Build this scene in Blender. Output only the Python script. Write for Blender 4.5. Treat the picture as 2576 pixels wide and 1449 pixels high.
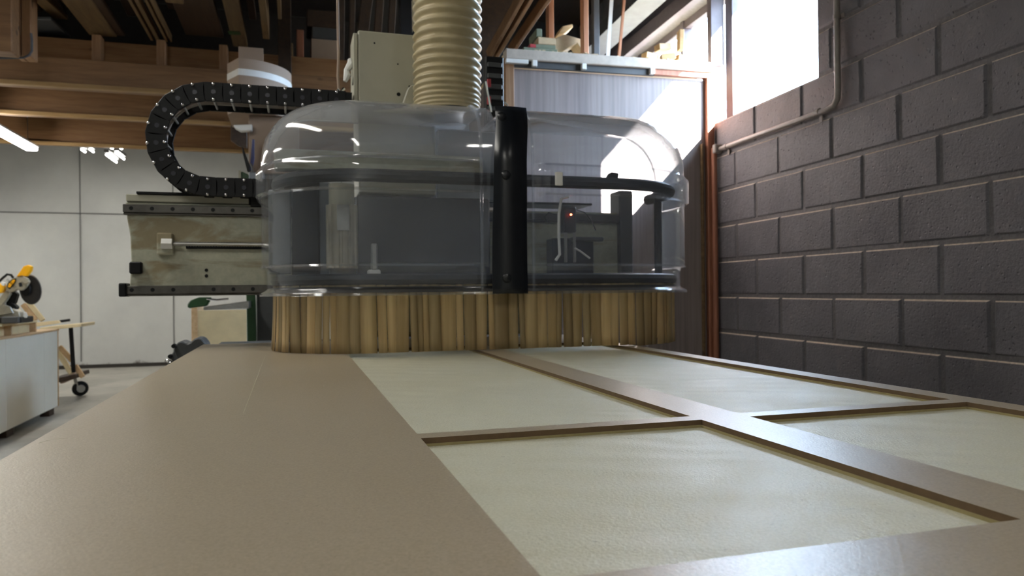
import bpy, bmesh, math, random
import numpy as np
from mathutils import Vector, Matrix
random.seed(7)
for o in list(bpy.data.objects): bpy.data.objects.remove(o)
SC = bpy.context.scene; COL = SC.collection
PI = math.pi

# ------------------------------------------------------------------ camera
F = 1848.0; YAW = .28835; PIT = .00359; ROL = -.00944; CZ = 1.056
_f = np.array([math.sin(YAW)*math.cos(PIT), math.cos(YAW)*math.cos(PIT), math.sin(PIT)])
_r = np.array([math.cos(YAW), -math.sin(YAW), 0.]); _u = np.cross(_r, _f)
_r, _u = math.cos(ROL)*_r+math.sin(ROL)*_u, -math.sin(ROL)*_r+math.cos(ROL)*_u
cam = bpy.data.cameras.new('camera'); co = bpy.data.objects.new('camera', cam); COL.objects.link(co)
co.matrix_world = Matrix(((_r[0], _u[0], -_f[0], 0), (_r[1], _u[1], -_f[1], 0), (_r[2], _u[2], -_f[2], CZ), (0, 0, 0, 1)))
cam.sensor_width = 36; cam.lens = F/2576*36; cam.clip_start = .02
cam.dof.use_dof = True; cam.dof.focus_distance = .95; cam.dof.aperture_fstop = 10.5
SC.camera = co
SC.view_settings.view_transform = 'Standard'; SC.view_settings.look = 'None'
SC.view_settings.exposure = 1.5; SC.view_settings.gamma = 1.0; SC.view_settings.use_curve_mapping = False

# frames: table frame = world; wall frame (n, s, z): n across to the block wall, s along it
WY = .05115; WD = 2.174
RW = Matrix.Rotation(-WY, 4, 'Z')

# ------------------------------------------------------------------ sky and sun
w = bpy.data.worlds.new('world'); SC.world = w; w.use_nodes = True
bg = w.node_tree.nodes['Background']; bg.inputs[0].default_value = (.62, .80, 1, 1); bg.inputs[1].default_value = 16.5
# bright sky above, duller ground below the horizon
_wn = w.node_tree; _tc = _wn.nodes.new('ShaderNodeTexCoord'); _sx = _wn.nodes.new('ShaderNodeSeparateXYZ'); _wn.links.new(_tc.outputs['Generated'], _sx.inputs[0])
_cr = _wn.nodes.new('ShaderNodeValToRGB'); _cr.color_ramp.elements[0].position = .49; _cr.color_ramp.elements[0].color = (.16, .16, .15, 1)
_cr.color_ramp.elements[1].position = .53; _cr.color_ramp.elements[1].color = (.64, .81, 1, 1)
_mm = _wn.nodes.new('ShaderNodeMath'); _mm.operation = 'MULTIPLY_ADD'; _mm.inputs[1].default_value = .5; _mm.inputs[2].default_value = .5
_wn.links.new(_sx.outputs['Z'], _mm.inputs[0]); _wn.links.new(_mm.outputs[0], _cr.inputs[0]); _wn.links.new(_cr.outputs[0], bg.inputs[0])
sd = bpy.data.lights.new('sun', 'SUN'); sd.energy = 80; sd.angle = .009; sd.color = (1, .95, .86)
so = bpy.data.objects.new('sun', sd); COL.objects.link(so)
sdir = (RW.to_3x3() @ Vector((-.95, 1, -.99))).normalized()
so.rotation_euler = sdir.to_track_quat('-Z', 'Y').to_euler(); so.location = (6, -3, 6)
LAMP = 11.5      # strength of the shop's tube lights, seen and added

# ------------------------------------------------------------------ helpers
def ray(x, y): return _f*F+_r*(x-1288)-_u*(y-724.5)
def at(x, y, X=None, Y=None, Z=None, S=None):
    v = ray(x, y)
    if X is not None: t = X/v[0]
    elif Y is not None: t = Y/v[1]
    elif Z is not None: t = (Z-CZ)/v[2]
    elif S is not None:
        T = np.array([math.sin(WY), math.cos(WY), 0]); t = S/(v@T)
    p = v*t+np.array([0, 0, CZ]); p = Vector(p)
    if S is not None: p = RW.inverted() @ p
    return p

def srgb(h):
    if isinstance(h, str): c = [int(h[i:i+2], 16)/255 for i in (0, 2, 4)]
    else: c = [v/255 for v in h]
    return tuple((v/12.92 if v <= .04045 else ((v+.055)/1.055)**2.4) for v in c)+(1,)

class MB:
    def __init__(s): s.v = []; s.f = []; s.m = []
    def add(s, vs, fs, m=0):
        b = len(s.v); s.v += [Vector(v) for v in vs]
        for f in fs: s.f.append([b+i for i in f]); s.m.append(m)
        return s
    def box(s, x0, x1, y0, y1, z0, z1, m=0, M=None):
        vs = [Vector((x, y, z)) for z in (z0, z1) for y in (y0, y1) for x in (x0, x1)]
        if M is not None: vs = [M @ v for v in vs]
        return s.add(vs, [(0, 2, 3, 1), (4, 5, 7, 6), (0, 1, 5, 4), (2, 6, 7, 3), (0, 4, 6, 2), (1, 3, 7, 5)], m)
    def bar(s, a, b, wd, th, up=(0, 0, 1), m=0):
        a = Vector(a); b = Vector(b); d = (b-a); L = d.length; d.normalize()
        up = Vector(up); sx = d.cross(up)
        if sx.length < 1e-4: sx = d.cross(Vector((1, 0, 0)))
        sx.normalize(); uz = sx.cross(d)
        M = Matrix((( sx.x, d.x, uz.x, a.x), (sx.y, d.y, uz.y, a.y), (sx.z, d.z, uz.z, a.z), (0, 0, 0, 1)))
        return s.box(-wd/2, wd/2, 0, L, -th/2, th/2, m, M)
    def tube(s, pts, r, n=10, m=0, caps=True, rfun=None):
        pts = [Vector(p) for p in pts]; N = len(pts); rings = []; nrm = None
        for i, p in enumerate(pts):
            d = (pts[min(i+1, N-1)]-pts[max(i-1, 0)]).normalized()
            if nrm is None:
                nrm = d.cross(Vector((0, 0, 1)))
                if nrm.length < 1e-3: nrm = d.cross(Vector((1, 0, 0)))
                nrm.normalize()
            else:
                nrm = (nrm-d*nrm.dot(d)).normalized()
            bi = d.cross(nrm); rr = rfun(i) if rfun else r
            rings.append([p+nrm*math.cos(2*PI*k/n)*rr+bi*math.sin(2*PI*k/n)*rr for k in range(n)])
        vs = [v for rg in rings for v in rg]; fs = []
        for i in range(N-1):
            for k in range(n): fs.append((i*n+k, i*n+(k+1) % n, (i+1)*n+(k+1) % n, (i+1)*n+k))
        if caps: fs.append(tuple(range(n))[::-1]); fs.append(tuple((N-1)*n+k for k in range(n)))
        return s.add(vs, fs, m)
    def cyl(s, a, b, r, n=16, m=0): return s.tube([a, b], r, n, m)
    def lathe(s, c, prof, n=32, m=0, M=None):
        vs = []; fs = []
        for (r, z) in prof:
            for k in range(n):
                v = Vector((r*math.cos(2*PI*k/n), r*math.sin(2*PI*k/n), z))
                if M is not None: v = M @ v
                vs.append(v+Vector(c))
        for i in range(len(prof)-1):
            for k in range(n): fs.append((i*n+k, i*n+(k+1) % n, (i+1)*n+(k+1) % n, (i+1)*n+k))
        fs.append(tuple(range(n))[::-1]); fs.append(tuple((len(prof)-1)*n+k for k in range(n)))
        return s.add(vs, fs, m)
    def prism(s, pts, d, m=0):
        d = Vector(d); pts = [Vector(p) for p in pts]; n = len(pts)
        return s.add(pts+[p+d for p in pts], [tuple(range(n)), tuple(range(n, 2*n))[::-1]]+[(i, i+n, (i+1) % n+n, (i+1) % n) for i in range(n)], m)
    def pxprism(s, px, Y, th, m=0):      # outline with its own distance and thickness
        return s.prism([at(x, y, Y=Y) for x, y in px], (0, th, 0), m)

ROOTS = {}
def tag(o, label=None, cat=None, group=None, kind=None):
    if label: o['label'] = label
    if cat: o['category'] = cat
    if group: o['group'] = group
    if kind: o['kind'] = kind
    return o
def mesh(name, mb, mats, off=Vector((0, 0, 0)), smooth=False, bevel=0, seg=1, sharp=35):
    me = bpy.data.meshes.new(name); me.from_pydata([v-off for v in mb.v], [], mb.f)
    for m in (mats if isinstance(mats, (list, tuple)) else [mats]): me.materials.append(m)
    for p, i in zip(me.polygons, mb.m): p.material_index = i; p.use_smooth = smooth
    me.validate(); me.update()
    bm = bmesh.new(); bm.from_mesh(me); bmesh.ops.recalc_face_normals(bm, faces=bm.faces)
    if smooth:
        for e in bm.edges:
            if len(e.link_faces) == 2 and e.calc_face_angle(0) > math.radians(sharp): e.smooth = False
    bm.to_mesh(me); bm.free()
    o = bpy.data.objects.new(name, me); COL.objects.link(o)
    if bevel:
        b = o.modifiers.new('bevel', 'BEVEL'); b.width = bevel; b.segments = seg; b.limit_method = 'ANGLE'
    return o
def thing(name, label, cat, base, frame='t', group=None):
    o = bpy.data.objects.new(name, None); COL.objects.link(o); o.empty_display_size = .1
    b = Vector(base); ROOTS[o.name] = (b, b)
    if frame == 'w': o.location = RW @ b; o.rotation_euler = (0, 0, -WY)
    else: o.location = b
    return tag(o, label, cat, group)
def part(name, mb, mats, par, label=None, **k):
    b = ROOTS[par.name][0]
    o = mesh(name, mb, mats, off=b, **k); o.parent = par; ROOTS[o.name] = (b, b)
    if label: o['label'] = label
    return o
def solo(name, mb, mats, label=None, cat=None, frame='t', group=None, kind=None, base=None, **k):
    xs = [v.x for v in mb.v]; ys = [v.y for v in mb.v]; zs = [v.z for v in mb.v]
    b = Vector(base) if base else Vector(((min(xs)+max(xs))/2, (min(ys)+max(ys))/2, min(zs)))
    o = mesh(name, mb, mats, off=b, **k)
    if frame == 'w': o.location = RW @ b; o.rotation_euler = (0, 0, -WY)
    else: o.location = b
    ROOTS[o.name] = (b, b)
    return tag(o, label, cat, group, kind)
def struct(name, mb, mats, frame='t', **k): return solo(name, mb, mats, frame=frame, kind='structure', **k)

# ------------------------------------------------------------------ materials
def newmat(name):
    m = bpy.data.materials.new(name); m.use_nodes = True; nt = m.node_tree
    return m, nt, nt.nodes['Principled BSDF']
def coords(nt, scale=(1, 1, 1), rot=(0, 0, 0)):
    tc = nt.nodes.new('ShaderNodeTexCoord'); mp = nt.nodes.new('ShaderNodeMapping')
    mp.inputs['Scale'].default_value = scale; mp.inputs['Rotation'].default_value = rot
    nt.links.new(tc.outputs['Object'], mp.inputs[0]); return mp.outputs[0]
def noise(nt, vec, sc, det=4, rough=.6, dist=0):
    n = nt.nodes.new('ShaderNodeTexNoise'); n.inputs['Scale'].default_value = sc; n.inputs['Detail'].default_value = det
    n.inputs['Roughness'].default_value = rough; n.inputs['Distortion'].default_value = dist
    nt.links.new(vec, n.inputs['Vector']); return n.outputs[0]
def ramp(nt, fac, stops):
    r = nt.nodes.new('ShaderNodeValToRGB'); e = r.color_ramp.elements
    e[0].position, e[0].color = stops[0]; e[1].position, e[1].color = stops[-1]
    for p, c in stops[1:-1]:
        x = e.new(p); x.color = c
    nt.links.new(fac, r.inputs[0]); return r.outputs[0]
def mix(nt, fac, a, b, blend='MIX'):
    m = nt.nodes.new('ShaderNodeMix'); m.data_type = 'RGBA'; m.blend_type = blend
    for k, v in ((0, fac), (6, a), (7, b)):
        if hasattr(v, 'links'): nt.links.new(v, m.inputs[k])
        else: m.inputs[k].default_value = v
    return m.outputs[2]
def math_(nt, op, a, b=0.):
    m = nt.nodes.new('ShaderNodeMath'); m.operation = op
    for k, v in ((0, a), (1, b)):
        if hasattr(v, 'links'): nt.links.new(v, m.inputs[k])
        else: m.inputs[k].default_value = v
    return m.outputs[0]
def bump(nt, bs, h, dist=.002, st=1.):
    b = nt.nodes.new('ShaderNodeBump'); b.inputs['Distance'].default_value = dist; b.inputs['Strength'].default_value = st
    nt.links.new(h, b.inputs['Height']); nt.links.new(b.outputs[0], bs.inputs['Normal'])
def plain(name, c, rough=.5, metal=0, var=.12, sc=30, spec=.5, bmp=0):
    m, nt, bs = newmat(name); c = srgb(c) if not (isinstance(c, tuple) and len(c) == 4) else c
    v = coords(nt); n = noise(nt, v, sc)
    lo = tuple(x*(1-var) for x in c[:3])+(1,); hi = tuple(min(1, x*(1+var)) for x in c[:3])+(1,)
    nt.links.new(ramp(nt, n, [(.3, lo), (.7, hi)]), bs.inputs['Base Color'])
    bs.inputs['Roughness'].default_value = rough; bs.inputs['Metallic'].default_value = metal
    bs.inputs['Specular IOR Level'].default_value = spec
    if bmp: bump(nt, bs, n, bmp)
    return m
def wood(name, c1, c2, axis='X', rough=.6, knots=True, sc=1.):
    m, nt, bs = newmat(name)
    s = {'X': (1.2, 14, 14), 'Y': (14, 1.2, 14), 'Z': (14, 14, 1.2)}[axis]
    v = coords(nt, tuple(x*sc for x in s)); n = noise(nt, v, 2.2, 6, .65, .6)
    oi = nt.nodes.new('ShaderNodeObjectInfo')
    col = ramp(nt, n, [(.28, srgb(c2)), (.72, srgb(c1))])
    if knots:
        v2 = coords(nt, tuple(x*.35 for x in {'X': (6, 12, 12), 'Y': (12, 6, 12), 'Z': (12, 12, 6)}[axis]))
        vo = nt.nodes.new('ShaderNodeTexVoronoi'); vo.inputs['Scale'].default_value = 1.6; nt.links.new(v2, vo.inputs['Vector'])
        k = ramp(nt, vo.outputs['Distance'], [(.06, (1, 1, 1, 1)), (.13, (0, 0, 0, 1))])
        col = mix(nt, k, col, tuple(x*.45 for x in srgb(c2)[:3])+(1,))
    hv = nt.nodes.new('ShaderNodeHueSaturation'); nt.links.new(col, hv.inputs['Color'])
    nt.links.new(math_(nt, 'ADD', math_(nt, 'MULTIPLY', oi.outputs['Random'], .35), .8), hv.inputs['Value'])
    nt.links.new(hv.outputs[0], bs.inputs['Base Color']); bs.inputs['Roughness'].default_value = rough
    bump(nt, bs, n, .0015); return m

M = {}
# fibreboard skin: fine speckle and faint scuffs
def mdf(name, c1, c2, rough, speck=.1, tool=False, spec=.5):
    m, nt, bs = newmat(name); v = coords(nt)
    fine = noise(nt, v, 420, 3, .7); big = noise(nt, v, 3.5, 4, .6)
    col = ramp(nt, fine, [(.3, srgb(c2)), (.7, srgb(c1))])
    col = mix(nt, math_(nt, 'MULTIPLY', big, .35), col, tuple(x*.72 for x in srgb(c2)[:3])+(1,))
    vo = nt.nodes.new('ShaderNodeTexNoise'); vo.inputs['Scale'].default_value = 160; nt.links.new(v, vo.inputs['Vector'])
    k = ramp(nt, vo.outputs[0], [(.73, (0, 0, 0, 1)), (.78, (1, 1, 1, 1))])
    col = mix(nt, math_(nt, 'MULTIPLY', k, .5), col, tuple(x*.35 for x in srgb(c2)[:3])+(1,))
    if not tool:
        sv = coords(nt, (1, 26, 1), (0, 0, .9)); sn = noise(nt, sv, 3.2, 6, .75, .3)
        sk = ramp(nt, sn, [(.66, (0, 0, 0, 1)), (.72, (1, 1, 1, 1))])
        sv2 = coords(nt, (30, 1, 1), (0, 0, .25)); sn2 = noise(nt, sv2, 2.1, 6, .75, .2)
        sk2 = ramp(nt, sn2, [(.67, (0, 0, 0, 1)), (.72, (1, 1, 1, 1))])
        kk = math_(nt, 'MULTIPLY', math_(nt, 'ADD', sk, sk2), .2)
        col = mix(nt, kk, col, srgb((225, 215, 190)))
    nt.links.new(col, bs.inputs['Base Color']); bs.inputs['Specular IOR Level'].default_value = spec
    if tool:
        wv = nt.nodes.new('ShaderNodeTexWave'); wv.wave_type = 'BANDS'; wv.bands_direction = 'DIAGONAL'
        wv.inputs['Scale'].default_value = 6; wv.inputs['Distortion'].default_value = 7; wv.inputs['Detail'].default_value = 2.5
        wv.inputs['Detail Scale'].default_value = .8
        nt.links.new(coords(nt, (.8, 1.5, 1)), wv.inputs['Vector'])
        wb = math_(nt, 'MULTIPLY', wv.outputs['Fac'], 1.1)
        gl = noise(nt, v, 300, 2, .8)
        h = math_(nt, 'ADD', math_(nt, 'MULTIPLY', gl, .9), wb)
        bump(nt, bs, h, .0009)
        rr = ramp(nt, noise(nt, v, 9, 4, .6), [(.3, (rough-.06,)*3+(1,)), (.7, (rough+.1,)*3+(1,))])
        nt.links.new(rr, bs.inputs['Roughness'])
    else:
        bump(nt, bs, fine, .0003); bs.inputs['Roughness'].default_value = rough
    return m
M['mdf'] = mdf('mdf_skin', (184, 171, 148), (154, 140, 117), .32, spec=.8)
M['mdf_floor'] = mdf('mdf_milled', (214, 211, 190), (192, 189, 166), .47, tool=True, spec=.35)
M['mdf_core'] = plain('mdf_core', (98, 78, 54), .8, var=.15, sc=60)
M['dust'] = plain('pocket_foot_tan', (150, 138, 98), .9, var=.12, sc=80)  # paler yellowish band round the foot of the pocket walls

def blockmat():
    m, nt, bs = newmat('painted_block'); v = coords(nt)
    a = noise(nt, v, 95, 5, .7); b = noise(nt, v, 16, 4, .6); g = noise(nt, v, 2.2, 3)
    pit = nt.nodes.new('ShaderNodeTexVoronoi'); pit.inputs['Scale'].default_value = 42; nt.links.new(v, pit.inputs['Vector'])
    pk = ramp(nt, pit.outputs['Distance'], [(.05, (0, 0, 0, 1)), (.22, (1, 1, 1, 1))])
    h = math_(nt, 'ADD', math_(nt, 'MULTIPLY', a, .55), math_(nt, 'ADD', math_(nt, 'MULTIPLY', b, .6), math_(nt, 'MULTIPLY', pk, .5)))
    bump(nt, bs, h, .012)
    col = ramp(nt, g, [(.3, srgb((92, 91, 97))), (.7, srgb((118, 116, 122)))])
    col = mix(nt, math_(nt, 'MULTIPLY', ramp(nt, b, [(.58, (0, 0, 0, 1)), (.72, (1, 1, 1, 1))]), .3), col, srgb((134, 128, 126)))
    nt.links.new(col, bs.inputs['Base Color']); bs.inputs['Roughness'].default_value = .5
    return m
M['block'] = blockmat()
M['ledge'] = plain('lit_ledge', (204, 190, 172), .8, var=.3, sc=70, bmp=.003)  # tan colour paints the light caught along the blocks' top edges
M['mortar'] = plain('painted_mortar', (98, 95, 97), .55, var=.2, sc=60, bmp=.004)
def concrete():
    m, nt, bs = newmat('concrete_floor'); v = coords(nt)
    a = noise(nt, v, 1.6, 6, .65, .4); b = noise(nt, v, 90, 3)
    col = ramp(nt, a, [(.3, srgb((128, 124, 114))), (.5, srgb((158, 154, 144))), (.7, srgb((176, 172, 160)))])
    nt.links.new(mix(nt, .12, col, b), bs.inputs['Base Color']); bs.inputs['Roughness'].default_value = .55; bump(nt, bs, b, .001)
    return m
M['concrete'] = concrete()
def wallwhite():
    m, nt, bs = newmat('white_wall_panels'); v = coords(nt)
    sx = nt.nodes.new('ShaderNodeSeparateXYZ'); nt.links.new(v, sx.inputs[0])
    g = noise(nt, v, 1.3, 4)
    col = ramp(nt, g, [(.3, srgb((196, 197, 196))), (.7, srgb((214, 215, 212)))])
    d = math_(nt, 'ADD', sx.outputs['Z'], math_(nt, 'MULTIPLY', noise(nt, coords(nt, (1, 1, .5)), 6, 5, .7), .35))
    k = ramp(nt, d, [(.17, (1, 1, 1, 1)), (.24, (0, 0, 0, 1))])
    col = mix(nt, k, col, srgb((96, 86, 76)))
    nt.links.new(col, bs.inputs['Base Color']); bs.inputs['Roughness'].default_value = .6; return m
M['white_wall'] = wallwhite()
M['seam'] = plain('panel_joint', (120, 120, 120), .7)
M['dark_trim'] = plain('dark_trim', (52, 48, 44), .6)
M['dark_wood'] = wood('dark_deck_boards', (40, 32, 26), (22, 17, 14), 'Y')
M['beam'] = wood('pine_beam', (150, 112, 74), (116, 80, 48), 'X')
M['beam_edge'] = wood('pine_edge', (180, 148, 100), (150, 116, 72), 'X')
M['stud'] = wood('pine_stud', (158, 122, 88), (126, 90, 60), 'Z')
M['pinkwood'] = wood('fir_post', (196, 142, 108), (160, 106, 78), 'Z')
M['lumber'] = wood('stored_lumber', (126, 102, 68), (86, 64, 40), 'Y')
M['lumber_dark'] = wood('old_lumber', (72, 52, 36), (44, 32, 24), 'Y')
M['plyboard'] = plain('plywood_face', (226, 208, 166), .5, var=.1, sc=6)
M['plyedge'] = wood('plywood_edge', (222, 190, 150), (190, 156, 112), 'Y', knots=False)
M['white_paint'] = plain('white_lacquer', (226, 224, 212), .4, var=.04, sc=3)
M['white'] = plain('white_plastic', (228, 228, 224), .35, var=.03)
M['black'] = plain('black_plastic', (9, 10, 13), .5, var=.2, spec=.3)
M['blackm'] = plain('black_metal', (36, 38, 46), .32, .3, var=.35, sc=4)
M['strap'] = plain('black_rubber', (20, 24, 30), .28, var=.15, sc=8, bmp=.0)
M['steel'] = plain('steel', (168, 168, 164), .3, .9, var=.1)
M['chrome'] = plain('chrome', (225, 225, 228), .12, 1, var=.03)
M['rail'] = plain('ground_rail', (92, 90, 86), .35, .8, var=.2)
M['green'] = plain('machine_green', (28, 66, 30), .4, var=.1)
M['conduit'] = plain('painted_conduit', (136, 128, 122), .35)
M['greyp'] = plain('grey_paint', (120, 126, 134), .5, var=.06)
M['greyd'] = plain('dark_grey_paint', (70, 72, 74), .5, var=.08)
M['cast'] = plain('cast_tool_grey', (176, 170, 152), .45, .3, var=.1)
M['yellow'] = plain('tool_yellow', (250, 180, 10), .4, var=.05)
M['rubberd'] = plain('blade_guard_black', (40, 38, 38), .38, var=.2)
M['card'] = plain('cardboard', (158, 138, 122), .75, var=.07, sc=5)
M['tape'] = plain('white_tape', (226, 226, 224), .4, var=.04)
M['cream'] = plain('cream_metal', (170, 168, 150), .45, var=.07, sc=6)
M['cableA'] = plain('brown_cable', (120, 84, 70), .5); M['cableB'] = plain('grey_cable', (140, 132, 124), .5)
M['blue'] = plain('blue_grip', (20, 32, 92), .35)
M['copper'] = wood('red_stained_post', (170, 112, 84), (128, 78, 58), 'Z', knots=False)
M['frame_dark'] = plain('window_frame', (92, 84, 90), .5, var=.12)
M['dusty'] = plain('dusty_beam', (186, 176, 164), .8, var=.12, sc=25)
M['galv'] = plain('galvanised', (84, 88, 94), .55, .2, var=.15, sc=12)
M['red'] = plain('red_cover', (176, 62, 70), .6)
M['offgreen'] = plain('grey_green_cover', (120, 130, 112), .7)
M['paper'] = plain('paper_board', (196, 176, 146), .7)
M['scrap'] = wood('pale_offcut', (214, 186, 142), (180, 148, 104), 'X', knots=False)
M['navy'] = plain('dark_partition', (36, 37, 42), .6, var=.25, sc=3)
def hosemat():
    m, nt, bs = newmat('tan_hose'); v = coords(nt)
    nt.links.new(ramp(nt, noise(nt, v, 12), [(.3, srgb((176, 164, 130))), (.7, srgb((200, 186, 150)))]), bs.inputs['Base Color'])
    bs.inputs['Roughness'].default_value = .3; return m
M['hose'] = hosemat()
def gantrymat():      # grey-green cast face with rust-brown oil stains
    m, nt, bs = newmat('gantry_face'); v = coords(nt)
    a = noise(nt, coords(nt, (2.0, 2.0, 8)), 1.5, 5, .6, .8); b = noise(nt, v, 60, 3)
    sx = nt.nodes.new('ShaderNodeSeparateXYZ'); nt.links.new(v, sx.inputs[0])
    col = ramp(nt, b, [(.3, srgb((164, 166, 148))), (.7, srgb((182, 182, 162)))])
    k = ramp(nt, a, [(.5, (0, 0, 0, 1)), (.62, (1, 1, 1, 1))])
    col = mix(nt, math_(nt, 'MULTIPLY', k, .75), col, srgb((128, 110, 74)))
    nt.links.new(col, bs.inputs['Base Color']); bs.inputs['Roughness'].default_value = .38; bs.inputs['Metallic'].default_value = .1
    return m
M['gantry'] = gantrymat()
def schlick(nt, f0=.04):
    lw = nt.nodes.new('ShaderNodeLayerWeight'); lw.inputs[0].default_value = .5
    return math_(nt, 'ADD', math_(nt, 'MULTIPLY', math_(nt, 'POWER', lw.outputs['Facing'], 4.5), .9), f0)
def plasticmat():     # clear, slightly scuffed moulded plastic
    m, nt, bs = newmat('clear_moulded_plastic'); nt.nodes.remove(bs); out = nt.nodes['Material Output']
    tr = nt.nodes.new('ShaderNodeBsdfTransparent'); tr.inputs[0].default_value = (.93, .94, .95, 1)
    gl = nt.nodes.new('ShaderNodeBsdfGlossy'); gl.inputs['Roughness'].default_value = .07; gl.inputs[0].default_value = (1, 1, 1, 1)
    df = nt.nodes.new('ShaderNodeBsdfDiffuse'); df.inputs[0].default_value = (.74, .75, .78, 1)
    tl = nt.nodes.new('ShaderNodeBsdfTranslucent'); tl.inputs[0].default_value = (.75, .76, .78, 1)
    fr = schlick(nt, .05)
    hz = nt.nodes.new('ShaderNodeMixShader'); hz.inputs[0].default_value = .68
    nt.links.new(df.outputs[0], hz.inputs[1]); nt.links.new(tl.outputs[0], hz.inputs[2])
    v = coords(nt); n = noise(nt, v, 5, 5, .6)
    lw = nt.nodes.new('ShaderNodeLayerWeight'); lw.inputs[0].default_value = .35
    # dust film and scuffs lie thickest on the rounded shoulder and the top
    sz = nt.nodes.new('ShaderNodeSeparateXYZ'); nt.links.new(v, sz.inputs[0])
    mr = nt.nodes.new('ShaderNodeMapRange'); mr.inputs[1].default_value = 1.395; mr.inputs[2].default_value = 1.45; mr.inputs[3].default_value = .02; mr.inputs[4].default_value = .24
    nt.links.new(math_(nt, 'ADD', sz.outputs['Z'], math_(nt, 'MULTIPLY', n, .02)), mr.inputs[0])
    fac = math_(nt, 'ADD', math_(nt, 'MULTIPLY', n, .045), math_(nt, 'ADD', math_(nt, 'MULTIPLY', math_(nt, 'POWER', lw.outputs['Facing'], 2), .36), mr.outputs[0]))
    a = nt.nodes.new('ShaderNodeMixShader'); nt.links.new(fac, a.inputs[0]); nt.links.new(tr.outputs[0], a.inputs[1]); nt.links.new(hz.outputs[0], a.inputs[2])
    b = nt.nodes.new('ShaderNodeMixShader'); nt.links.new(fr, b.inputs[0]); nt.links.new(a.outputs[0], b.inputs[1]); nt.links.new(gl.outputs[0], b.inputs[2])
    bp = nt.nodes.new('ShaderNodeBump'); bp.inputs['Distance'].default_value = .004; bp.inputs['Strength'].default_value = .5
    nt.links.new(noise(nt, v, 7, 2), bp.inputs['Height']); nt.links.new(bp.outputs[0], gl.inputs['Normal'])
    nt.links.new(b.outputs[0], out.inputs[0]); return m
M['plastic'] = plasticmat()
def stripmat():
    m, nt, bs = newmat('tan_curtain_strip'); out = nt.nodes['Material Output']
    v = coords(nt, (30, 30, 1.2)); n = noise(nt, v, 1.2, 4)
    oi = nt.nodes.new('ShaderNodeObjectInfo')
    col = ramp(nt, n, [(.3, srgb((196, 172, 126))), (.7, srgb((232, 212, 168)))])
    hv = nt.nodes.new('ShaderNodeHueSaturation'); nt.links.new(col, hv.inputs['Color'])
    nt.links.new(math_(nt, 'ADD', math_(nt, 'MULTIPLY', oi.outputs['Random'], .45), .72), hv.inputs['Value'])
    nt.links.new(hv.outputs[0], bs.inputs['Base Color']); bs.inputs['Roughness'].default_value = .35
    tl = nt.nodes.new('ShaderNodeBsdfTranslucent'); nt.links.new(hv.outputs[0], tl.inputs[0])
    mx = nt.nodes.new('ShaderNodeMixShader'); mx.inputs[0].default_value = .55
    nt.links.new(bs.outputs[0], mx.inputs[1]); nt.links.new(tl.outputs[0], mx.inputs[2]); nt.links.new(mx.outputs[0], out.inputs[0]); return m
M['strip'] = stripmat()
def laminate():
    m, nt, bs = newmat('grey_brown_laminate')
    a = noise(nt, coords(nt, (9, 9, .35)), 2.2, 5, .6); b = noise(nt, coords(nt, (40, 40, .7)), 2, 4)
    col = ramp(nt, a, [(.3, srgb((100, 86, 83))), (.5, srgb((126, 112, 108))), (.7, srgb((108, 93, 90)))])
    nt.links.new(mix(nt, .12, col, b), bs.inputs['Base Color']); bs.inputs['Roughness'].default_value = .5; return m
M['laminate'] = laminate()
def emit(name, c, s):
    m, nt, bs = newmat(name); bs.inputs['Emission Color'].default_value = c; bs.inputs['Emission Strength'].default_value = s
    bs.inputs['Base Color'].default_value = (.9, .9, .9, 1); return m
M['tube'] = emit('lit_tube', (1, .97, .89, 1), LAMP)
M['led'] = emit('red_led', (1, .08, .03, 1), 12)
def pane():
    m, nt, bs = newmat('window_pane'); nt.nodes.remove(bs); out = nt.nodes['Material Output']
    tr = nt.nodes.new('ShaderNodeBsdfTransparent'); tr.inputs[0].default_value = (.95, .97, 1, 1)
    gl = nt.nodes.new('ShaderNodeBsdfGlossy'); gl.inputs['Roughness'].default_value = .03
    mx = nt.nodes.new('ShaderNodeMixShader')
    nt.links.new(schlick(nt), mx.inputs[0]); nt.links.new(tr.outputs[0], mx.inputs[1]); nt.links.new(gl.outputs[0], mx.inputs[2]); nt.links.new(mx.outputs[0], out.inputs[0]); return m
M['pane'] = pane()

# ------------------------------------------------------------------ the room
ZC = 3.45
struct('floor', MB().box(-7, 2.9, -2.6, 12.1, -.15, 0), M['concrete'])
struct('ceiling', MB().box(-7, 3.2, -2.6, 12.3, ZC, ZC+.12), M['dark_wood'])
struct('wall_left', MB().box(-7.15, -7, -2.6, 12.1, 0, ZC), M['white_wall'])
struct('wall_front', MB().box(-7.15, 2.5, -2.75, -2.6, 0, ZC), M['white_wall'])
wb = MB().box(-7.15, 3.2, 11.85, 12.05, 0, ZC)
wbo = struct('wall_back', wb, M['white_wall'])
sm = MB()
for x in (-5.4, -4.15, -2.93, -1.71, -.49, .73): sm.box(x-.006, x+.006, 11.835, 11.85, .1, 3.3)
sm.box(-7, 3, 11.835, 11.85, 2.215, 2.229)
struct('trim_1', sm, M['seam'])
struct('baseboard_back', MB().box(-7, 2.9, 11.82, 11.85, 0, .05), M['dark_trim'])

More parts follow.
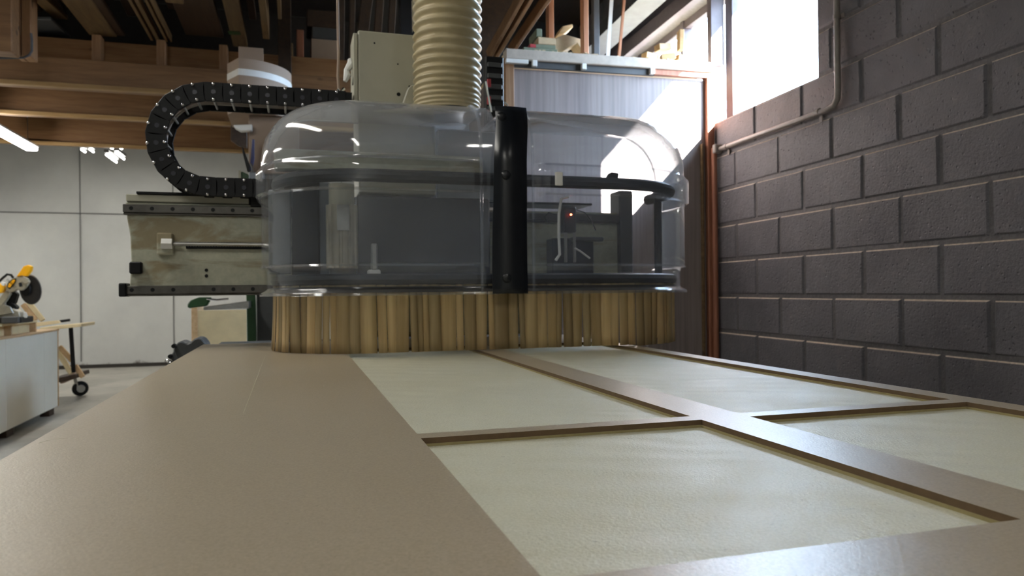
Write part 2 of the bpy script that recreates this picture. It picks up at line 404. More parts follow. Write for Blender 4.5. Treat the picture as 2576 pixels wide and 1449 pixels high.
# block wall with real, slightly uneven blocks
s_lo, s_hi = -2.7, 11.9; WS0, WS1, WZ0, WZ1 = 2.962, 5.95, 2.032, 2.845
wm = MB(); n0, n1 = WD+.007, WD+.205
wm.box(n0, n1, s_lo, WS0, 0, ZC, 1); wm.box(n0, n1, WS1, s_hi, 0, ZC, 1)
wm.box(n0, n1, WS0, WS1, 0, WZ0-.004, 1); wm.box(n0, n1, WS0, WS1, WZ1, ZC, 1)
B = .2032; rnd = random.Random(3)
def block(a, b, z0, z1):
    if b-a < .03: return
    j = rnd.uniform(-.0025, .0025); g = .0055; c = .008
    c = .010; t = [rnd.uniform(-.0018, .0018) for _ in range(4)]
    a2, b2, z02, z12 = a+g, b-g, z0+g, z1-g
    f = [(WD+j+t[0], a2+c, z02+c), (WD+j+t[1], b2-c, z02+c), (WD+j+t[2], b2-c, z12-c*.9), (WD+j+t[3], a2+c, z12-c*.9)]
    k = [(WD+.011, a2, z02), (WD+.011, b2, z02), (WD+.011, b2, z12), (WD+.011, a2, z12)]
    wm.add(f+k, [(0, 1, 2, 3), (0, 4, 5, 1), (1, 5, 6, 2), (3, 7, 4, 0)], 0)
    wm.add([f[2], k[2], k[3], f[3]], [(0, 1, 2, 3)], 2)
for i in range(17):
    z0 = i*B; off = 2.261 if i % 2 == 1 else 2.261+.195
    k = math.floor((s_lo-off)/.4064)
    while off+k*.4064 < s_hi:
        a, b = off+k*.4064+rnd.uniform(-.002, .002), off+(k+1)*.4064; k += 1
        if z0 >= WZ0-.01 and z0 < WZ1-.02:
            if a < WS0 < b: block(a, WS0, z0, z0+B)
            elif b <= WS0 or a >= WS1: block(a, b, z0, z0+B)
            elif a < WS1 < b: block(WS1, b, z0, z0+B)
        else: block(a, b, z0, min(z0+B, ZC))
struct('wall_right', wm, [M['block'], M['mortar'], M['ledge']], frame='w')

# ribbon window
def window(name, a, b, mull):
    fr = MB(); n = WD+.11; z0, z1 = WZ0+.003, WZ1-.003
    fr.box(n, n+.05, a, b, z0, z0+.035); fr.box(n, n+.05, a, b, z1-.05, z1)
    for s in [a+.02, b-.02]+mull: fr.box(n-.012, n+.055, s-.02, s+.02, z0, z1)
    o = struct(name, fr, M['frame_dark'], frame='w', base=(n, (a+b)/2, WZ0))
    part('window_pane', MB().box(n+.02, n+.026, a+.02, b-.02, z0+.03, z1-.045), M['pane'], o)
window('window_1', WS0, 3.90, [])
window('window_2', 3.90, WS1, [4.50, 5.2])
struct('trim_2', MB().box(WD-.012, WD+.07, 3.905, 3.955, 2.372, WZ1+.02), M['frame_dark'], frame='w')   # wooden mullion above the booth
struct('trim_3', MB().box(WD-.045, WD+.004, 3.97, 6.0, WZ1-.035, WZ1+.06).box(WD-.03, WD+.004, 3.97, 6.0, WZ1+.06, WZ1+.16), M['frame_dark'], frame='w')
# dark partition behind the booth, above and beside it
struct('wall_middle', MB().box(.62, WD-.01, 6.3, 6.4, 0, ZC), M['navy'], frame='w')

# ------------------------------------------------------------------ ceiling beams and stored lumber
BG = 'pine ceiling beams'
def beam(Y, z0, z1, x0, x1, label, th=.09):
    b = MB().box(x0, x1, Y, Y+th, z0, z1)
    return solo('ceiling_beam', b, M['beam'], label, 'beam', group=BG, bevel=.004)
ZB = 2.40
beam(5.37, ZB, ZB+.19, -6.9, .58, 'nearest of the pine beams, with short blocks standing on its top edge')
beam(6.25, ZB, ZB+.235, -6.9, .9, 'pine beam between the nearest beam and the far one above the back wall')
beam(7.43, ZB, ZB+.235, -6.9, .9, 'far pine beam just above the white back wall and the lit tubes')
for Y, lab in ((5.29, 'thin ledger strip nailed under the nearest pine beam'), (6.17, 'thin ledger strip under the middle pine beam'), (7.36, 'thin ledger strip under the far pine beam')):
    solo('ledger_strip', MB().box(-6.9, .56, Y+.03, Y+.078, ZB-.012, ZB+.016), M['beam_edge'], lab, 'wood strip', group='ledger strips under the beams', bevel=.003)
solo('rim_board', MB().box(-6.9, .58, 5.56, 5.60, ZB+.10, ZB+.375), M['beam'], 'knotty pine rim board standing behind the nearest beam under the lumber', 'board', bevel=.003)
for x, lab in ((243, 'leftmost of the short pine blocks on the nearest beam'), (405, 'middle of the short pine blocks on the nearest beam'), (562, 'short pine block on the nearest beam beside the paper drum')):
    X = at(x, 150, Y=5.46).x; s_ = MB().box(X-.027, X+.027, 5.455, 5.55, ZB+.192, ZB+.385)
    solo('pine_block', s_, M['stud'], lab, 'wood block', group='blocks on the nearest beam', bevel=.003)
X = at(716, 100, Y=5.48).x
solo('pine_post', MB().box(X-.045, X+.045, 5.47, 5.55, ZB+.195, ZC-.01), M['lumber_dark'], 'tall brown post rising from the nearest beam right of the paper drum', 'post', bevel=.003)
# bulky timbers in the top left corner
p0 = at(0, 130, Y=4.6); p1 = at(30, 130, Y=4.6)
solo('timber_post', MB().box(p0.x-.3, p1.x, 4.6, 4.72, p1.z, ZC-.01), M['beam'], 'rough brown timber hanging at the top left corner of the ceiling', 'timber', bevel=.005)
a_ = at(36, 140, Y=5.0); b_ = at(52, 80, Y=5.0); c_ = at(54, 140, Y=5.0); d_ = at(78, 82, Y=5.0)
solo('doubled_block', MB().box(a_.x, b_.x, 5.0, 5.12, a_.z, ZC-.01).box(c_.x, d_.x, 5.0, 5.12, a_.z, ZC-.01), M['stud'], 'pair of short studs beside the rough timber at the top left', 'wood block', bevel=.004)
cp = [at(x, y, Y=4.97) for x, y in ((-20, 146), (30, 146), (60, 145), (74, 138), (80, 128), (80, 100), (78, 84))]
solo('electric_conduit', MB().tube(cp, .007, 8), M['galv'], 'thin bent metal conduit under the studs at the top left', 'conduit', smooth=True)
# deck boards across, dark void above
ZL = 2.80
def plank(xa, wpx, z, label, m='lumber', y0=3.2, y1=5.53, ya=100, th=.03, yaw=0., grp='lumber lying on the beams'):
    a = at(xa, ya, Z=z); b = at(xa+wpx, ya, Z=z); t = .0
    wdt = b.x-a.x
    bx = MB(); dx = yaw*(y1-y0)
    bx.prism([(a.x, y1, z), (a.x+wdt, y1, z), (a.x+wdt+dx, y0, z), (a.x+dx, y0, z)], (0, 0, th))
    return solo('lumber_plank', bx, M[m], label, 'plank', group=grp, bevel=.003)
plank(222, 66, ZL, 'wide pale plank running forward above the leftmost pine block', ya=85)
plank(297, 20, ZL+.01, 'narrow board right of the wide pale plank overhead', 'lumber_dark', ya=95)
plank(372, 7, ZL-.005, 'thin batten above the middle pine block, left of its twin', ya=90, th=.05)
plank(386, 9, ZL-.005, 'thin batten twin right beside the left one above the middle block', ya=90, th=.05)
plank(408, 7, ZL-.005, 'slim strip overhead just right of the two battens', ya=90, th=.05)
plank(420, 5, ZL-.005, 'slimmest strip overhead beside the short pale panel', ya=90, th=.05)
plank(472, 92, ZL+.055, 'broad brown sheet overhead between the strips and the black gap', 'lumber_dark', ya=100)
plank(432, 42, ZL+.02, 'short pale panel overhead ending before the nearest beam', ya=40, y1=4.85)
plank(578, 38, ZL, 'pale plank overhead with a green end, left of the paper drum top', ya=80)
solo('green_strip', MB().prism([at(x, y, Z=ZL-.003) for x, y in ((573, 79), (603, 80), (606, 88), (577, 87))], (0, 0, .003)), M['green'], 'dark green strip across the pale plank left of the drum', 'strip')
plank(662, 16, ZL-.02, 'upright pale board overhead above the paper drum', ya=100, th=.16, y1=5.25)
plank(700, 9, ZL, 'thin slat overhead next to the upright pale board', 'lumber', ya=60, th=.1, y1=4.9)
for i, (x, wp, z, m, ya) in enumerate(((120, 34, .09, 'lumber', 30), (165, 20, .12, 'lumber_dark', 60), (60, 40, .13, 'lumber', 20), (200, 14, .17, 'lumber_dark', 75), (250, 16, .19, 'lumber_dark', 40), (332, 22, .15, 'lumber_dark', 60), (440, 16, .22, 'lumber_dark', 60), (626, 18, .2, 'lumber_dark', 40))):
    plank(x, wp, ZL+z, ['flat offcut plank overhead near the top left timber', 'dark plank overhead left of the wide pale plank', 'short wide plank overhead at the far top left', 'thin dark lath overhead touching the wide pale plank', 'brown lath overhead over the wide pale plank', 'dark board overhead left of the thin battens', 'dark board overhead above the short pale panel', 'dark board overhead right of the green ended plank'][i], m, ya=ya, yaw=(-.08, .05, 0, -.06, .05, .04, 0, 0)[i], y0=(5.13, 5.13, 5.13, 5.13, 3.2, 3.2, 3.2, 3.2)[i])
solo('plastic_sheet', MB().prism([at(x, y, Z=ZL+.02) for x, y in ((28, 48), (130, 50), (178, 96), (80, 92))], (0, 0, .02)), M['greyd'], 'dark grey sheet lying on the beams beyond the top left timber', 'sheet', bevel=.004)
q = at(320, 104, Y=5.5)
bag = MB().lathe((q.x, 5.40, ZB+.33+.045), [(.02, -.045), (.10, -.035), (.13, 0), (.09, .04), (.02, .055)], 14)
# cartons on the deck right of the post
DG = 'cartons stacked on the beams behind the hanging air line'
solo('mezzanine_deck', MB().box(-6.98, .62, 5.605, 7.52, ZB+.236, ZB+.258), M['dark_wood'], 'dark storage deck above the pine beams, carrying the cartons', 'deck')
solo('dark_backing', MB().box(-6.98, .6, 6.6, 6.65, ZB+.259, ZC-.01), M['dark_wood'], 'dark sheet standing in for the unlit void behind the storage deck', 'board')  # dark sheet added to keep the space behind the lumber black
for (x0, x1, y0, y1, Y, m, lab) in ((783, 848, 88, 142, 5.72, 'card', 'lowest pale carton behind the hanging air line'), (785, 848, 60, 87, 5.72, 'greyd', 'grey box on the pale carton behind the air line'), (772, 850, 18, 58, 5.72, 'lumber_dark', 'brown box topmost of the stack behind the air line'), (746, 764, 75, 140, 5.7, 'copper', 'narrow upright carton left of the stacked boxes'), (727, 737, 108, 138, 5.7, 'lumber', 'small upright offcut beside the tall brown post')):
    a = at(x0, y1, Y=Y); b = at(x1, y0, Y=Y); z0 = a.z
    z0, z1 = {142: (.26, .57), 87: (.571, .66), 58: (.661, .79)}.get(y1, (.26, b.z-ZB)); z0 += ZB; b.z = ZB+z1
    solo('storage_box', MB().box(a.x, b.x, Y, Y+.3, z0, b.z), M[m], lab, 'box', group=DG, bevel=.004)
# leaning dark boards above the machine head
for i, (xa, xb, wpx) in enumerate(((860, 858, 14), (888, 884, 12), (930, 905, 26), (960, 945, 18), (992, 980, 16))):
    a = at(xb, 150, Y=5.2); b = at(xa, -60, Y=4.9)
    solo('leaning_board', MB().bar(a, b, wpx*.0029, .03, up=(0, -1, 0)), M['lumber_dark'], ['leftmost dark board leaning above the cream machine head', 'second dark board leaning above the cream machine head', 'broad dark board in the middle above the cream machine head', 'fourth dark board leaning above the cream machine head', 'rightmost leaning board beside the tan hose'][i], 'board', group='dark boards above the machine head', bevel=.003)
a = at(1008, 90, Y=4.4); b = at(1040, -40, Y=4.4)
solo('dark_duct', MB().box(a.x, b.x+.04, 4.4, 4.5, a.z-.35, ZC-.01), M['navy'], 'dark blue upright channel just left of the tan hose', 'channel', bevel=.003)

# slanted timbers right of the hose, running up to the ceiling
TG = 'slanted timbers right of the tan hose'
for i, (xa, ya, xb, yb, wd_, lab) in enumerate(((1228, 140, 1322, -30, .05, 'leftmost slanted timber right of the tan hose'), (1244, 140, 1346, -30, .05, 'middle slanted timber, close beside the leftmost one'), (1284, 128, 1392, -30, .045, 'rightmost slanted timber, rising from the booth corner'))):
    a = at(xa, ya, Y=4.3); b = at(xb, yb, Y=4.0)
    solo('slanted_timber', MB().bar(a, a+(b-a)*((ZC-.02-a.z)/(b.z-a.z)), .09, .022, up=(1, 0, 0)), M['stud'], lab, 'timber', group=TG, bevel=.003)
a0 = at(1205, 150, Y=4.55); a1 = at(1345, -60, Y=4.25)
solo('brown_panel', MB().prism([at(1190, -60, Y=4.5), at(1372, -60, Y=4.5), at(1262, 128, Y=4.5), at(1218, 150, Y=4.5)], (0, .03, 0)), M['lumber_dark'], 'dark brown sheet behind the slanted timbers right of the hose', 'sheet')

# ------------------------------------------------------------------ booth with laminated front
BS = 3.893
bo = thing('storage_booth', 'tall booth with grey brown laminated front standing against the block wall', 'booth', (1.54, BS, 0), 'w')
nl, nr = .915, 2.163
part('front_panel', MB().box(nl+.045, nr-.04, BS+.02, BS+.045, .02, 2.275), M['laminate'], bo)
part('side_panel', MB().box(nl, nl+.02, BS+.07, BS+1.1, .0, 2.33), M['laminate'], bo)
part('back_panel', MB().box(nl+.02, nr, BS+1.08, BS+1.1, .0, 2.33), M['laminate'], bo)
part('left_post', MB().box(nl, nl+.05, BS, BS+.07, 0, 2.33), M['stud'], bo, bevel=.003)
part('right_post', MB().box(nr-.045, nr, BS-.012, BS+.05, 0, 2.31), M['copper'], bo, label='reddish right hand post', bevel=.003)
part('thin_batten', MB().box(nr-.078, nr-.068, BS-.004, BS+.02, 0, 1.9), M['lumber'], bo)
part('top_beam', MB().box(nl, nr, BS-.02, BS+.05, 2.316, 2.372), M['dusty'], bo, label='dusty pale top beam', bevel=.004)
part('gap_shade', MB().box(nl+.05, 1.79, BS+.0, BS+.018, 2.28, 2.315), M['greyd'], bo)  # dark strip stands in for the shade in the open gap
part('lower_rail', MB().box(1.79, nr-.045, BS-.008, BS+.03, 2.286, 2.316), M['copper'], bo, label='reddish rail under the top beam')
part('roof_board', MB().box(nl, nr, BS+.05, BS+1.1, 2.335, 2.355), M['plyboard'], bo)
for n_ in (1.075, 1.36, 1.77):
    part('clip', MB().box(n_-.012, n_+.014, BS-.026, BS+.01, 2.283, 2.316), M['white'], bo, bevel=.002)
part('cable_cover', MB().box(nl+.0, nl+.125, BS-.024, BS+.01, 2.293, 2.316), M['white'], bo, bevel=.002)
dm = MB(); rr = random.Random(5)
for i in range(220):
    n_ = rr.uniform(nl+.12, nr-.1); s_ = rr.uniform(BS-.018, BS+.1); r_ = rr.uniform(.003, .009)
    dm.box(n_-r_, n_+r_, s_-r_*.5, s_+r_*.5, 2.372, 2.372+r_*rr.uniform(.5, 1.2), 0, None)
tag(part('wood_shavings', dm, M['paper'], bo), kind='stuff')
# pipes beside the booth at the wall
dp = MB(); dp.tube([(WD-.028, BS-.035, 1.87), (WD-.028, BS-.035, 0.0)], .016, 10)
o = solo('drain_pipe', dp, M['copper'], 'thin reddish pipe standing in the corner between booth and block wall', 'pipe', frame='w', smooth=True)
cd = thing('wall_conduit', 'painted metal conduit running along and up the block wall below the window', 'conduit', (WD-.02, 3.3, 1.82), 'w')
cz0 = 1.857
part('run', MB().tube([(WD-.018, BS-.06, cz0), (WD-.018, 3.4, cz0+.0), (WD-.018, 2.875, cz0-.003), (WD-.018, 2.820, cz0+.004), (WD-.018, 2.797, cz0+.03), (WD-.018, 2.795, cz0+.07), (WD-.018, 2.795, 3.3)], .0135, 12), M['conduit'], cd, smooth=True)
part('corner_joint', MB().box(WD-.05, WD-.002, BS-.085, BS-.05, 1.835, 1.885), M['conduit'], cd, bevel=.005)
for s_ in (3.74, 2.93): part('strap_clamp', MB().tube([(WD-.018, s_-.012, cz0), (WD-.018, s_+.012, cz0)], .0165, 12).box(WD-.006, WD-.001, s_-.01, s_+.01, cz0-.045, cz0), M['conduit'], cd, smooth=True)
part('strap_clamp', MB().tube([(WD-.018, 2.795, 2.235), (WD-.018, 2.795, 2.255)], .0165, 12).box(WD-.006, WD-.001, 2.765, 2.795, 2.235, 2.255), M['conduit'], cd, smooth=True)

# clutter on the booth
OG = 'things piled on the booth top'
def onbooth(x0, x1, y0, y1, s, dep, z=None):
    a = at(x0, y1, S=s); b = at(x1, y0, S=s)
    return a.x, b.x, a.z, b.z
zt = 2.356
st = [(1316, 1392, 122, 'offgreen', 'lowest grey green slab of the pile on the booth'), (1318, 1356, 110, 'greyp', 'small grey slab second from the bottom of the pile'), (1330, 1388, 100, 'red', 'red slab low in the pile on the booth'), (1310, 1394, 90, 'offgreen', 'wide grey green slab above the red one'), (1340, 1390, 80, 'offgreen', 'green slab under the paper coloured box'), (1346, 1390, 70, 'paper', 'paper coloured box on top of the pile'), (1326, 1344, 66, 'red', 'small red block at the top left of the pile'), (1342, 1356, 52, 'offgreen', 'tiny upright block topmost of the pile')]
z = zt
hs = [.022, .014, .02, .022, .02, .035, .02, .04]
zz = [zt, zt+.022, zt+.036, zt+.056, zt+.078, zt+.098, zt+.078, zt+.133]
for (x0, x1, y_, m, lab), h_, z_ in zip(st, hs, zz):
    a = at(x0, 100, S=4.12).x; b = at(x1, 100, S=4.12).x
    z_ = (z_-zt)*1.18+zt; h_ *= 1.16
    solo('offcut_slab', MB().box(a, b, 4.06+rr.uniform(-.01, .01), 4.22, z_, z_+h_), M[m], lab, 'slab', frame='w', group=OG, bevel=.003)
def wpx(name, px, s, th, m, lab, cat, grp=None):
    return solo(name, MB().prism([at(x, y, S=s) for x, y in px], (0, th, 0)), M[m], lab, cat, frame='w', group=grp, bevel=.003)
wpx('bent_offcut', [(1393, 126), (1398, 96), (1420, 86), (1462, 98), (1472, 130), (1466, 130), (1452, 108), (1418, 128)], 4.1, .12, 'paper', 'arched pale offcut leaning beside the pile on the booth', 'offcut')
wpx('angled_offcut', [(1405, 84), (1415, 66), (1440, 60), (1442, 68), (1420, 84)], 4.14, .1, 'scrap', 'small pale offcut balanced on the arched one', 'offcut')
for x0, x1, lab, s, m in ((1380, 1394, 'left of two reddish posts standing on the booth', 4.3, 'pinkwood'), (1468, 1481, 'right of two reddish posts standing on the booth', 4.0, 'pinkwood')):
    a = at(x0, 60, S=s).x; b = at(x1, 60, S=s).x
    solo('standing_post', MB().box(a, b, s, s+.06, zt, ZC-.01), M[m], lab, 'post', frame='w', group='reddish posts on the booth', bevel=.003)
a = at(1494, 60, S=4.25).x; b = at(1508, 60, S=4.25).x
solo('grey_channel', MB().box(a, b, 4.25, 4.3, zt, ZC-.01), M['galv'], 'grey metal channel standing between right post and perforated strap', 'channel', frame='w', bevel=.002)
a = at(1527, 134, S=4.05); b = at(1541, -40, S=4.05)
solo('perforated_strap', MB().bar((a.x, a.y, zt), (b.x, b.y, b.z), .022, .004, up=(0, -1, 0)), M['white'], 'slim white perforated strap hanging down onto the booth', 'strap', frame='w')
a = at(1554, 138, S=4.05); b = at(1574, -40, S=4.05)
solo('thin_batten', MB().bar((a.x, a.y, zt), (b.x, b.y, b.z), .014, .014), M['pinkwood'], 'thin reddish batten rising between strap and window', 'batten', frame='w')
# galvanised channel running above the far window
gz = at(1700, 60, S=4.5).z
g = MB().box(WD-.34, WD-.16, 4.0, 6.1, 2.845, 2.86).box(WD-.34, WD-.335, 4.0, 6.1, 2.845, 2.93).box(WD-.165, WD-.16, 4.0, 6.1, 2.845, 2.93)
solo('galvanised_channel', g, M['galv'], 'wide galvanised channel hung along the wall above the far window', 'channel', frame='w', bevel=.002)
# scraps in the sun by the far window
SL = ('lowest pale scrap nearest the edge', 'lowest pale scrap against the window wall', 'long pale scrap across the middle', 'tilted pale scrap leaning up', 'short pale scrap on the left', 'upper pale scrap by the mullion', 'topmost upright pale scrap', 'small pale scrap at the left end')
for i in range(8):
    n_ = WD-.09-.105*(i % 3)-.02*(i//3); s_ = 4.07+.02*(i % 2); z_ = 2.367+.062*(i//3)
    Mx = Matrix.Translation((n_, s_, z_+.022)) @ Matrix.Rotation(rr.uniform(-.2, .2), 4, 'Y') @ Matrix.Rotation(rr.uniform(-.2, .2), 4, 'Z')
    solo('wood_scrap', MB().box(-.014 if i == 6 else -.042, .014 if i == 6 else .044, -.03, .03, -.018, .105 if i == 6 else .018, 0, Mx), M['scrap'], SL[i]+' of the sunlit heap on the booth', 'wood scrap', frame='w', group='sunlit wood scraps on the booth', bevel=.002)

# ------------------------------------------------------------------ milled board and machine bed
TZ = .8945; TH = .0184; DEP = .0093
X_ = [-.2777, .1324, .4809, .5501, .8991, .9423]; Y_ = [.06, .3883, .8042, .8311, 2.12, 2.515]
bd = thing('fibreboard_sheet', 'brown fibreboard sheet with four pale milled pockets lying on the router bed', 'board', (.33, 1.28, TZ-TH))
mb = MB()
poc = [(1, 2, 1, 2), (3, 4, 1, 2), (1, 2, 3, 4), (3, 4, 3, 4)]
for i in range(5):
    for j in range(5):
        if i in (1, 3) and j in (1, 3): continue
        mb.add([(X_[i], Y_[j], TZ), (X_[i+1], Y_[j], TZ), (X_[i+1], Y_[j+1], TZ), (X_[i], Y_[j+1], TZ)], [(0, 1, 2, 3)], 0)
for (a, b, c, d) in poc:
    x0, x1, y0, y1 = X_[a], X_[b], Y_[c], Y_[d]; zm = TZ-DEP*.68; zf = TZ-DEP; e = .0009
    r1 = [(x0, y0, TZ), (x1, y0, TZ), (x1, y1, TZ), (x0, y1, TZ)]; r2 = [(x, y, zm) for x, y, _ in r1]
    r3 = [(x0+e, y0+e, zm), (x1-e, y0+e, zm), (x1-e, y1-e, zm), (x0+e, y1-e, zm)]; r4 = [(x, y, zf-.001) for x, y, _ in r3]
    for A_, B_, m_ in ((r1, r2, 1), (r2, r3, 2), (r3, r4, 2)):
        mb.add(A_+B_, [(k, (k+1) % 4, (k+1) % 4+4, k+4) for k in range(4)], m_)
o4 = [(X_[0], Y_[0]), (X_[5], Y_[0]), (X_[5], Y_[5]), (X_[0], Y_[5])]
mb.add([(x, y, TZ) for x, y in o4]+[(x, y, TZ-TH) for x, y in o4], [(k, (k+1) % 4, (k+1) % 4+4, k+4) for k in range(4)]+[(4, 5, 6, 7)], 1)
part('sheet', mb, [M['mdf'], M['mdf_core'], M['dust']], bd)
for (a, b, c, d) in poc:
    e = .001
    part('milled_pocket', MB().box(X_[a]+e, X_[b]-e, Y_[c]+e, Y_[d]-e, TZ-DEP-.002, TZ-DEP), M['mdf_floor'], bd, label='pale milled pocket floor')

a = at(668, 893, Z=TZ); b = at(612, 1040, Z=TZ)
part('pencil_line', MB().bar((a.x, a.y, TZ+.0001), (b.x, b.y, TZ+.0001), .0009, .0003), M['mdf_floor'], bd, label='faint pale scribed line')
part('scratch', MB().tube([at(x, y, Z=TZ+.00005) for x, y in ((96, 1115), (120, 1108), (145, 1104), (170, 1102), (192, 1103))], .0002, 5), M['mdf_floor'], bd, label='faint pale scratch')
cn = thing('router_machine', 'large gantry router with clear plastic dust hood, cable chain and tan hose', 'machine', (.35, 2.5, 0))
# bed
part('bed', MB().box(-.262, .925, .12, 2.95, .74, TZ-TH-.002), M['greyd'], cn)
lg = []
for x in (-.2, .86):
    for y in (.3, 2.8): part('leg', MB().box(x-.05, x+.05, y-.05, y+.05, 0, .739), M['greyd'], cn, bevel=.004)
# side carriage casting beyond the left edge, with knobs
cs = part('side_casting', MB().pxprism([(528, 930), (519, 866), (508, 853), (497, 850), (488, 853), (478, 862), (470, 865), (458, 859), (449, 860), (441, 868), (436, 885), (424, 905), (412, 945)], 2.72, .12), M['greyd'], cn, bevel=.004)
for x, y in ((436, 871), (427, 897)):
    a = at(x, y, Y=2.70); part('knob', MB().cyl(a, a+Vector((0, .03, 0)), .007, 10), M['black'], cn, smooth=True)
a = at(424, 908, Y=2.69); tb = MB().tube([a+Vector((math.cos(t)*.011, 0, math.sin(t)*.005)) for t in [k*PI/6 for k in range(13)]], .0015, 6); part('ring', tb, M['chrome'], cn, smooth=True)
# gantry beam
GY = 2.34; gx0, gx1 = -.463, 1.08; gz0, gz1 = 1.052, 1.322
gb = MB(); prof = [(gx0, gz1), (gx0+.004, gz1-.05), (gx0+.012, gz1-.10), (gx0+.014, gz0+.1), (gx0+.008, gz0), (gx1, gz0), (gx1, gz1)]
gb.prism([(x, GY, z) for x, z in prof], (0, .17, 0))
part('gantry_beam', gb, M['gantry'], cn, bevel=.003)
part('top_cover', MB().box(gx0+.002, gx0+.335, GY-.004, GY+.14, gz1+.001, gz1+.022), M['cream'], cn, bevel=.002)
part('chain_tray', MB().box(gx0+.03, gx1-.1, GY-.01, GY+.12, gz1+.023, gz1+.03), M['black'], cn, bevel=.001)
part('tray_block', MB().box(gx0+.34, gx0+.44, GY-.012, GY+.12, gz1-.008, gz1+.028), M['black'], cn, bevel=.002)
for zr, nm in ((gz1-.032, 'u'), (gz0+.004, 'l')):
    rl = part('linear_rail', MB().box(gx0-.004, gx1, GY-.018, GY, zr, zr+.024).box(gx0-.004, gx1, GY-.012, GY, zr-.006, zr), M['rail'], cn, bevel=.002)
    for k in range(9):
        if nm == 'l' and k == 3: continue
        x = gx0+.018+k*.0545; part('bolt', MB().cyl((x, GY-.0185, zr+.012), (x, GY-.0165, zr+.012), .0058, 12), M['black'], rl, smooth=True)
part('end_stop', MB().box(gx0-.014, gx0+.006, GY-.03, GY+.03, gz0-.003, gz0+.036), M['black'], cn, bevel=.003)
part('end_switch', MB().box(gx0+.012, gx0+.045, GY-.022, GY-.001, gz0+.062, gz0+.097), M['black'], cn, bevel=.004)
bz = 1.2
part('screw_bearing', MB().box(gx0+.085, gx0+.128, GY-.03, GY-.001, bz-.032, bz+.032), M['gantry'], cn, bevel=.004)
part('screw_strip', MB().box(gx0+.16, gx0+.6, GY-.006, GY-.0005, bz-.012, bz-.004), M['black'], cn)  # black strip on the gantry face just under the ball screw
part('screw_nut', MB().cyl((gx0+.1, GY-.036, bz), (gx0+.128, GY-.036, bz), .0165, 6), M['white'], cn)
sp = MB(); npt = 260
sp.tube([(gx0+.129+i*(.95/npt), GY-.034, bz) for i in range(npt+1)], .006, 8, rfun=lambda i: .0068 if i % 2 else .0055)
part('ball_screw', sp, M['steel'], cn, smooth=True, sharp=80)
for dx, dz in ((.215, -.075), (.215, -.092), (.088, .022), (.088, -.022)):
    part('bolt', MB().cyl((gx0+dx, GY-.003, bz+dz), (gx0+dx, GY-.0005, bz+dz), .005, 10), M['black'], cn, smooth=True)
part('gantry_column', MB().box(.25, .85, GY+.19, GY+.43, .90, gz1-.02), M['gantry'], cn, bevel=.01)
# machine head box and side
a = at(900, 75, Y=2.30); b = at(1046, 75, Y=2.30); zt_ = a.z
hd = part('head_box', MB().box(a.x, b.x+.06, 2.30, 2.50, 1.36, zt_), M['cream'], cn, bevel=.004)
part('head_side', MB().box(a.x-.014, a.x-.001, 2.30, 2.42, 1.6, zt_-.01), M['cream'], cn, bevel=.002)
part('head_plate', MB().box(b.x+.062, .68, 2.27, 2.31, 1.345, 1.565), M['greyp'], cn, bevel=.003)
for x, y, r_ in ((1003, 237, .006), (1030, 217, .003), (942, 108, .0025), (1001, 161, .0025)):
    p = at(x, y, Y=2.298); part('hole', MB().cyl((p.x, 2.2985, p.z), (p.x, 2.2995, p.z), r_, 12), M['black'], hd)
part('head_bracket', MB().prism([at(x, y, Y=2.27) for x, y in ((1012, 262), (1026, 222), (1034, 214), (1044, 214), (1044, 262))], (0, .025, 0)), M['cream'], cn, bevel=.003)
part('led_strip', MB().prism([at(x, y, Y=2.29) for x, y in ((1036, 0), (1042, 0), (1042, 72), (1038, 80))], (0, .01, 0)), M['steel'], cn)
# white wiring left of the head
pts = [at(x, y, Y=2.34) for x, y in ((868, 205), (874, 190), (872, 178), (884, 160), (880, 148))]
part('cable_loom', MB().tube(pts, .010, 8, rfun=lambda i: (.006, .012, .009, .013, .007)[i]), M['white'], cn, smooth=True)
pts = [at(x, y, Y=2.31) for x, y in ((890, 215), (893, 185), (897, 160), (896, 140))]
part('cable_loom', MB().tube(pts, .005, 8), M['chrome'], cn, smooth=True)

# hose
hx, hy = .445, 2.17; HR = .098
hp = []; z = 1.565; i = 0
zz = 1.583; prof = []
while zz < 3.40:
    t = min(1, (zz-1.583)/.16); pit = .010+.019*t
    amp = .0025+.0035*t
    for k in range(8):
        ph = k/8; prof.append((HR+amp*math.cos(2*PI*ph), zz+pit*ph))
    zz += pit
hm = MB(); n = 56; vs = []; fs = []
for (r_, z_) in prof:
    for k in range(n):
        th = 2*PI*k/n; zo = z_+.012*(k/n)*0
        vs.append((hx+r_*math.cos(th)+(z_-1.57)*.012, hy+r_*math.sin(th), zo))
for i in range(len(prof)-1):
    for k in range(n): fs.append((i*n+k, i*n+(k+1) % n, (i+1)*n+(k+1) % n, (i+1)*n+k))
hm.add(vs, fs)
part('dust_hose', hm, M['hose'], cn, label='tan corrugated hose', smooth=True, sharp=80)
part('hose_collar', MB().tube([(hx, hy, 1.5815), (hx, hy, 1.59)], HR+.004, 40), M['blackm'], cn, smooth=True)
